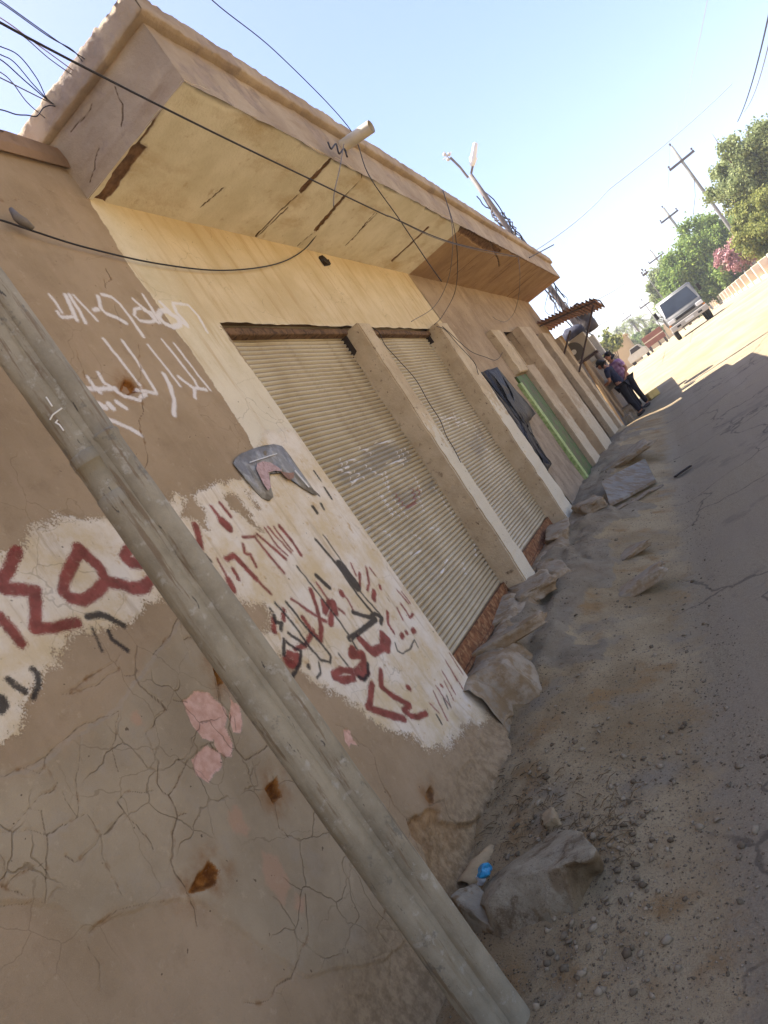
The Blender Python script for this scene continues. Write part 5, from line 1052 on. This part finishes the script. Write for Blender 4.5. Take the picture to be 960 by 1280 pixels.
for i, (p, r_px, d_, mt, lab) in enumerate((((760, 430), 11, 75, L4, 'rounded yellow green tree behind the two men'), ((784, 432), 7, 130, L3, 'low pale bush under the palms'), ((815, 416), 9, 100, L3, 'low pale green bush left of the truck'), ((775, 440), 8, 110, L2, 'dark low bush behind the man in the purple shirt'), ((799, 424), 6, 150, L2, 'distant low green bush under the rightmost palms'))):
    cc = cl([(p[0], p[1], r_px, 1), (p[0]+r_px*.7, p[1]+r_px*.1, r_px*.7, 1), (p[0]-r_px*.4, p[1]+r_px*.6, r_px*.7, 1)], d_, .5, 30+i)
    tree('roadside_bush', (cc[0][0][0], d_), cc, 3500, .3*d_/90, mt, lab, 'bush', 40+i, tr=.1)
LPALM = leaf_mat('palm_leaves', srgb(96, 108, 62), srgb(132, 140, 84), srgb(112, 118, 76), .3)
def palm(p, d_, label, seed, mat=LPALM):
    T = ony(p, d_); g_ = gz(T[0], T[1]); r = thing('palm_tree', (T[0], T[1], g_), label, 'palm', 'palms at the far end of the street'); rr = random.Random(seed)
    m = MB(); m.tube([np.array([T[0]+.3, T[1], g_-.2]), np.array([T[0]+.1, T[1], (g_+T[2])/2]), T], [.32, .24, .2], 9); m.build('trunk', BARK, r, True)
    m = MB(); 
    for k in range(34):
        a = rr.uniform(0, 6.28); el = rr.uniform(-.7, 1.2); Lf = rr.uniform(2.4, 3.4); pts = []
        for s in np.linspace(0, 1, 6):
            h_ = Lf*s*math.cos(el*(1-.3*s)); z = Lf*(math.sin(el)*s-.55*s*s); pts.append(T+np.array([math.cos(a)*h_, math.sin(a)*h_, z]))
        for s in range(5):
            d = Vector(pts[s+1]-pts[s]); e = d.cross(Vector((0, 0, 1))); e = e.normalized()*.5*(1-.15*s) if e.length > 1e-6 else Vector((.3, 0, 0))
            for sg in (-1, 1):
                q = [Vector(pts[s]), Vector(pts[s])+d*.75+e*sg-Vector((0, 0, .12)), Vector(pts[s])+d*.55]
                m.b.faces.new([m.b.verts.new(v) for v in q]); q = [Vector(pts[s])+d*.5, Vector(pts[s])+d*1.25+e*sg-Vector((0, 0, .14)), Vector(pts[s])+d]
                m.b.faces.new([m.b.verts.new(v) for v in q])
    me = bpy.data.meshes.new('crown'); m.b.to_mesh(me); m.b.free(); link('crown', me, mat, r)
for i, (p, d_, lab) in enumerate((((771, 413), 190, 'leftmost palm, beside the yellow green tree'), ((779, 410), 205, 'second palm from the left'), ((790, 403), 180, 'middle palm of the far group, taller'), ((800, 400), 185, 'palm right of the middle one with wide crown'), ((815, 400), 200, 'rightmost far palm beside the small pole'))): palm(p, d_, lab, 50+i)

# ------------------------------------------------------------------ fence, truck, far things
FW = simple('fence_whitewash', srgb(214, 200, 172), .1, 3, .85); FR = simple('red_brick_bed', srgb(150, 92, 64), .2, 3)
fe = thing('roadside_fence', (5.4, 60, 1.18), 'low whitewashed kerb wall with square posts and a brick infill along the trees', 'fence')
m = MB(); m.box(5.25, 5.55, 30, 118, 1.0, 1.38, bev=.03); m.build('kerb_wall', FW, fe)
m = MB(); m.box(5.6, 5.8, 30, 118, 1.0, 1.85); m.build('brick_infill', FR, fe)
for k in range(24):
    y = 32+k*3.6; m = MB(); m.box(5.16, 5.59, y-.15, y+.15, 1.0, 2.1, bev=.03); m.build('post', FW, fe)
# light truck facing the camera
def truck():
    c = ony((873, 412), 35); cx_, y0 = c[0], 36.0; g_ = gz(cx_, y0)
    r = thing('light_truck', (cx_, y0+2, g_), 'silver white cab over light truck parked facing the camera', 'truck')
    PA = simple('silver_paint', srgb(116, 114, 108), .08, 3, .45, bump=0, spec=.5); GL = simple('dark_glass', srgb(44, 48, 52), .2, 2, .08, bump=0, spec=.6); BK = simple('black_trim', srgb(40, 38, 36), .2, 9, .7); LT = simple('headlamp_glass', srgb(206, 204, 198), .05, 9, .15, bump=0, spec=.7); AM = simple('amber_lens', srgb(200, 120, 40), .1, 9, .3, bump=0); CH_ = simple('dusty_bumper', srgb(164, 158, 148), .08, 6, .5)
    def P(x, y, z): return (cx_+x, y0+y, g_+z)
    m = MB(); out = [(0, .52), (-.02, .95), (.10, 1.12), (.50, 1.86), (.62, 1.93), (1.55, 1.95), (1.62, 1.85), (1.62, .52)]   # cab side outline (y, z)
    a = [m.b.verts.new(P(-.84, y, z)) for y, z in out]; b = [m.b.verts.new(P(.84, y, z)) for y, z in out]; n = len(a)
    m.b.faces.new(a[::-1]); m.b.faces.new(b)
    for k in range(n): m.b.faces.new([a[k], a[(k+1) % n], b[(k+1) % n], b[k]])
    bmesh.ops.bevel(m.b, geom=m.b.edges[:], offset=.05, segments=3, affect='EDGES'); cab = m.build('cab', PA, r, True)
    m = MB(); m.hexa([P(-.76, .095, 1.13), P(.76, .095, 1.13), P(.76, .14, 1.13), P(-.76, .14, 1.13), P(-.66, .455, 1.80), P(.66, .455, 1.80), P(.66, .5, 1.80), P(-.66, .5, 1.80)])
    for v in m.b.verts: v.co.y -= .012
    m.build('windshield', GL, r)
    for s in (-1, 1):
        m = MB(); m.hexa([P(s*.835, .25, 1.15), P(s*.85, .25, 1.15), P(s*.85, 1.3, 1.15), P(s*.835, 1.3, 1.15), P(s*.835, .55, 1.75), P(s*.848, .55, 1.75), P(s*.848, 1.3, 1.75), P(s*.835, 1.3, 1.75)]); m.build('side_window', GL, r)
        m = MB(); m.box(*[v for q in zip(P(s*.66-.15, -.045, .78), P(s*.66+.15, .02, .95)) for v in q], bev=.02); m.build('headlight', LT, r)
        m = MB(); m.box(*[v for q in zip(P(s*.80-.05, -.05, .70), P(s*.80+.05, .03, .76)) for v in q], bev=.01); m.build('indicator', AM, r)
        m = MB(); m.tube([P(s*.86, .3, 1.3), P(s*1.02, .22, 1.42)], .015, 6); m.box(*[v for q in zip(P(s*1.03-.07, .2, 1.3), P(s*1.03+.07, .25, 1.62)) for v in q], bev=.015); m.build('mirror', BK, r)
    m = MB(); m.box(*[v for q in zip(P(-.46, -.04, .80), P(.46, .01, .92)) for v in q], bev=.012); m.build('grille', BK, r)
    m = MB(); m.box(*[v for q in zip(P(-.87, -.10, .42), P(.87, .02, .68)) for v in q], bev=.03); bp_ = m.build('bumper', CH_, r)
    for s in (-.5, .5):
        m = MB(); m.box(*[v for q in zip(P(s-.09, -.107, .50), P(s+.09, -.095, .58)) for v in q]); m.build('fog_slot', BK, bp_)
    m = MB(); m.box(*[v for q in zip(P(-.2, -.108, .50), P(.2, -.098, .60)) for v in q]); m.build('licence_plate', simple('plate', srgb(206, 204, 196), .03, 9), bp_)
    m = MB(); m.tube([P(-.3, .17, 1.2), P(.2, .3, 1.42)], .012, 5); m.build('wiper', BK, r)
    m = MB(); m.box(*[v for q in zip(P(-.9, 1.75, .72), P(.9, 4.6, .82)) for v in q], bev=.02); bed = m.build('cargo_bed', PA, r)
    for s in (-1, 1):
        m = MB(); m.box(*[v for q in zip(P(s*.89-.03, 1.75, .822), P(s*.89+.03, 4.6, 1.2)) for v in q], bev=.012); m.build('side_board', PA, bed)
    m = MB(); m.box(*[v for q in zip(P(-.86, 1.72, .822), P(.86, 1.78, 1.75)) for v in q], bev=.012); m.build('headboard', PA, bed)
    m = MB(); m.box(*[v for q in zip(P(-.4, .3, .38), P(.4, 4.4, .52)) for v in q]); m.build('chassis', BK, r)
    for y in (.75, 3.6):
        for s in (-1, 1):
            m = MB(); m.tube([P(s*.66, y, .33), P(s*.69, y, .33), P(s*.83, y, .33), P(s*.86, y, .33)], [.29, .33, .33, .29], 20); wl = m.build('wheel', BK, r, True)
            m = MB(); m.tube([P(s*.855, y, .33), P(s*.875, y, .33)], .18, 16); m.build('rim', CH_, wl)
truck()
# far stall and far pickup
c_ = ony((817, 422), 78); g_ = gz(c_[0], 78); st = thing('cargo_trailer', (c_[0], 78, g_), 'rust red box trailer standing at the far roadside left of the truck', 'trailer')
m = MB(); m.box(c_[0]-1.0, c_[0]+1.0, 78, 80.5, g_+.6, g_+1.7, bev=.03); m.build('body', simple('rust_red', srgb(134, 84, 66), .15, 2), st)
m = MB(); m.box(c_[0]-1.03, c_[0]+1.03, 77.96, 78, g_+1.1, g_+1.2); m.build('stripe', FW, st)
for s in (-.8, .8):
    m = MB(); m.tube([(c_[0]+s-.1, 78.6, g_+.35), (c_[0]+s+.1, 78.6, g_+.35)], .35, 16); m.build('wheel', DARK, st)
    m = MB(); m.tube([(c_[0]+s, 78.1, g_+.6), (c_[0]+s, 78.1, g_)], .06, 6); m.build('leg', IRON, st)
c_ = ony((796, 442), 70); g_ = gz(c_[0], 70); pk = thing('pickup', (c_[0], 70, g_), 'small pale pickup far down the street behind the men', 'pickup')
m = MB(); pr = [(-.95, .3), (-.95, .85), (-.55, .95), (-.35, 1.45), (.5, 1.45), (.65, .95), (.95, .9), (.95, .3)]
m.prism([(c_[0]+x*.95, 70, g_+z) for x, z in pr], (0, 3.6, 0)); bmesh.ops.bevel(m.b, geom=m.b.edges[:], offset=.05, segments=2, affect='EDGES'); m.build('body', simple('pale_paint', srgb(196, 188, 170), .06, 3, .4), pk)
m = MB(); m.hexa([(c_[0]-.42, 69.97, g_+.97), (c_[0]+.55, 69.97, g_+.97), (c_[0]+.55, 69.99, g_+.97), (c_[0]-.42, 69.99, g_+.97), (c_[0]-.3, 69.97, g_+1.36), (c_[0]+.43, 69.97, g_+1.36), (c_[0]+.43, 69.99, g_+1.36), (c_[0]-.3, 69.99, g_+1.36)]); m.build('window', DARK, pk)
for s in (-.7, .7):
    for y in (70.6, 72.8):
        m = MB(); m.tube([(c_[0]+s-.1, y, g_+.3), (c_[0]+s+.1, y, g_+.3)], .3, 14); m.build('wheel', DARK, pk)
# far sandy houses closing the street
HW = simple('sandy_house', srgb(186, 162, 124), .12, .6, bump=.01, bscale=3)
for i, (p, d_, wd, ht, lab) in enumerate((((757, 437), 88, 5, 3.2, 'far sandy house at the left end of the street'), ((800, 418), 260, 14, 3.5, 'long low far wall behind the palms'), ((870, 392), 130, 16, 2.2, 'far low sandy wall behind the truck'))):
    c_ = ony(p, d_); g_ = gz(c_[0], d_); hs = thing('far_house', (c_[0], d_, g_), lab, 'house'); m = MB(); m.box(c_[0]-wd/2, c_[0]+wd/2, d_, d_+5, g_-.2, g_+ht, bev=.05); m.build('wall', HW, hs)
    m = MB(); m.box(c_[0]-wd/2-.15, c_[0]+wd/2+.15, d_-.15, d_+5.1, g_+ht+.002, g_+ht+.25, bev=.04); m.build('parapet', HW, hs)
    if i < 2:
        m = MB(); m.box(c_[0]-.5, c_[0]+.5, d_-.04, d_+.01, g_+1.0, g_+2.1); m.build('window', DARK, hs)

# ------------------------------------------------------------------ air: dust haze over the street
hz = bpy.data.materials.new('dust_air'); hz.use_nodes = True; ht = hz.node_tree; ht.nodes.remove(ht.nodes['Principled BSDF'])
pv = ht.nodes.new('ShaderNodeVolumePrincipled'); pv.inputs['Color'].default_value = (.93, .93, .93, 1); pv.inputs['Density'].default_value = .0010; pv.inputs['Anisotropy'].default_value = .3
ht.links.new(pv.outputs[0], ht.nodes['Material Output'].inputs['Volume'])
o = MB().box(-750, 750, -350, 1900, -1.5, 16).build('haze', hz); tag(o, kind='stuff')

# ------------------------------------------------------------------ people
def skin_mesh(name, J, E_, mat, parent, sub=2, root=0):
    me = bpy.data.meshes.new(name); me.from_pydata([j[0] for j in J], E_, []); o = bpy.data.objects.new(name+'_tmp', me); COL.objects.link(o)
    o.modifiers.new('skin', 'SKIN'); me.skin_vertices[0].data
    for i, j in enumerate(J):
        r = j[1]; me.skin_vertices[0].data[i].radius = (r, r) if not isinstance(r, tuple) else r
        me.skin_vertices[0].data[i].use_root = (i == root)
    s = o.modifiers.new('sub', 'SUBSURF'); s.levels = sub; s.render_levels = sub
    dg = bpy.context.evaluated_depsgraph_get(); me2 = bpy.data.meshes.new_from_object(o.evaluated_get(dg)); bpy.data.objects.remove(o); me2.name = name; me2.materials.clear()
    return me2
SKINM = simple('skin', srgb(164, 116, 88), .08, 10, .6, bump=0); HAIR = simple('black_hair', srgb(30, 26, 24), .2, 40, .6, bump=.004, bscale=90); SHOE = simple('dark_shoe', srgb(52, 44, 40), .2, 20, .6)
def person(loc, face, label, shirt, trousers, head_pitch, arms, lean=(0, 0), hgt=1.7):
    """figure built facing +y, feet at z=0; arms = (left elbow, left hand, right elbow, right hand)"""
    g_ = gz(*loc); r = thing('person', (loc[0], loc[1], g_), label, 'person'); lx, ly = lean; s = hgt/1.72
    def b(x, y, z): return Vector((x+lx*max(0, z-.9), y+ly*max(0, z-.9), z))*s
    nk = b(0, .0, 1.46); hp = head_pitch
    def hd(x, y, z): return nk+Vector((x, y*math.cos(hp)+z*math.sin(hp), z*math.cos(hp)-y*math.sin(hp)))*s
    LE, LH, RE, RH = [b(*a) for a in arms]
    J = [(b(0, 0, .95), (.14*s, .10*s)), (b(0, 0, 1.12), (.125*s, .09*s)), (b(0, .01, 1.3), (.145*s, .10*s)), (b(0, 0, 1.40), (.10*s, .075*s)), (hd(0, 0, .02), .052*s), (hd(0, .015, .10), .062*s), (hd(0, .02, .17), .085*s), (hd(0, .0, .235), .072*s),
         (b(-.175, 0, 1.39), .055*s), (LE, .04*s), (LH, .028*s), (b(.175, 0, 1.39), .055*s), (RE, .04*s), (RH, .028*s),
         (b(-.095, 0, .88), .085*s), (b(-.10, .02, .5), .055*s), (b(-.10, -.02, .09), .036*s), (b(-.11, .13, .04), .033*s), (b(.095, 0, .88), .085*s), (b(.11, .03, .5), .055*s), (b(.12, 0, .09), .036*s), (b(.13, .15, .04), .033*s),
         (hd(0, .115, .135), .014*s), (hd(-.085, .0, .14), .016*s), (hd(.085, .0, .14), .016*s)]
    E_ = [(0, 1), (1, 2), (2, 3), (3, 4), (4, 5), (5, 6), (6, 7), (3, 8), (8, 9), (9, 10), (3, 11), (11, 12), (12, 13), (0, 14), (14, 15), (15, 16), (16, 17), (0, 18), (18, 19), (19, 20), (20, 21), (6, 22), (6, 23), (6, 24)]
    k = len(J)                                              # five fingers on each hand
    for hi, ei in ((10, 9), (13, 12)):
        H, El = J[hi][0], J[ei][0]; d = (H-El).normalized(); sd = d.cross(Vector((0, 0, 1))); sd = sd.normalized() if sd.length > .1 else Vector((1, 0, 0)); up = sd.cross(d)
        palm_ = H+d*.07*s; J.append((palm_, (.034*s, .018*s))); E_.append((hi, k)); pk_ = k; k += 1
        for f in range(4):
            o_ = sd*(-.027+.018*f)*s; a_ = palm_+o_+d*.03*s; b_ = a_+d*(.028, .034, .031, .024)[f]*s-up*.012*s
            J += [(a_, .0095*s), (b_, .008*s)]; E_ += [(pk_, k), (k, k+1)]; k += 2
        J += [(H+d*.03*s-sd*.045*s, .011*s), (H+d*.065*s-sd*.055*s-up*.015*s, .009*s)]; E_ += [(hi, k), (k, k+1)]; k += 2
    R4 = Matrix.Translation(Vector((loc[0], loc[1], g_))) @ Matrix.Rotation(face, 4, 'Z')
    def put(nm, me, mat): me.transform(R4); return link(nm, me, mat, r, True)
    put('body', skin_mesh('body', J, E_, None, r), SKINM)
    gw = 1.17
    Js = [(b(0, 0, .86), (.165*s, .125*s)), (b(0, 0, 1.0), (.155*s, .115*s)), (b(0, .0, 1.14), (.15*s, .112*s)), (b(0, .01, 1.3), (.165*s, .12*s)), (b(0, 0, 1.405), (.12*s, .09*s)), (b(-.18, 0, 1.385), .075*s), (b(-.18, 0, 1.385).lerp(LE, .75), .062*s), (b(.18, 0, 1.385), .075*s), (b(.18, 0, 1.385).lerp(RE, .75), .062*s)]
    put('shirt', skin_mesh('shirt', Js, [(0, 1), (1, 2), (2, 3), (3, 4), (4, 5), (5, 6), (4, 7), (7, 8)], None, r), shirt)
    Jt = [(b(0, 0, .93), (.158*s, .118*s)), (b(-.095, 0, .86), .105*s), (b(-.10, .02, .5), .075*s), (b(-.10, -.02, .10), .062*s), (b(.095, 0, .86), .105*s), (b(.11, .03, .5), .075*s), (b(.12, 0, .10), .062*s)]
    put('trousers', skin_mesh('trousers', Jt, [(0, 1), (1, 2), (2, 3), (0, 4), (4, 5), (5, 6)], None, r), trousers)
    put('hair', skin_mesh('hair', [(hd(0, -.03, .16), .092*s), (hd(0, -.01, .235), .088*s), (hd(0, .045, .262), .06*s), (hd(0, -.05, .09), .06*s)], [(0, 1), (1, 2), (0, 3)], None, r), HAIR)
    for x, y in ((-.11, .05), (.13, .07)):
        m = MB(); m.ball((0, 0, 0), 1, 3, (.052*s, .14*s, .045*s)); q = b(x, y, .05)
        for v in m.b.verts: v.co += q; v.co.z = max(v.co.z, .004)
        me = m.mesh('shoe'); put('shoe', me, SHOE)
    for x in (-.033, .033):
        m = MB(); m.ball(hd(x, .098, .165), .009*s, 1); put('eye', m.mesh('eye'), HAIR)
    m = MB(); m.tube([hd(-.025, .094, .085), hd(0, .102, .083), hd(.025, .094, .085)], .006*s, 5); put('mouth', m.mesh('mouth'), simple('lips', srgb(128, 78, 64)))
    return r
NAVY = simple('navy_tshirt', srgb(38, 40, 58), .15, 12, .9, bump=.004, bscale=14); BLK = simple('black_trousers', srgb(34, 32, 36), .2, 8, .9, bump=.004, bscale=12)
t = NT('purple_check', .9, .2); sp = t.node('SeparateXYZ', (t.co,)); c = t.mix(t.mr(t.math('PINGPONG', sp.outputs[2], .06), .025, .035), srgb(164, 126, 156), srgb(192, 158, 178)); c = t.mix(t.mr(t.math('PINGPONG', t.math('ADD', sp.outputs[0], sp.outputs[1]), .05), .02, .03), c, t.mix(.5, c, srgb(122, 84, 116))); t.base(c)
pa = onz((789, 519), gz(-1.6, 20.5)); 
person((ony((806, 521), 19.7)[0], 19.7), math.radians(78), 'man in navy t shirt and black trousers looking down at his hands near the kiosk', NAVY, BLK, .55,
       ((-.24, .10, 1.13), (-.10, .34, 1.12), (.24, .12, 1.13), (.08, .34, 1.10)), (0, .10), 1.74)
person((ony((811, 513), 20.7)[0], 20.7), math.radians(140), 'man in purple checked shirt and black trousers standing behind the man in navy', t.m, BLK, .12,
       ((-.25, .02, 1.12), (-.20, .20, .95), (.25, .04, 1.12), (.20, .22, .96)), (0, .06), 1.76)
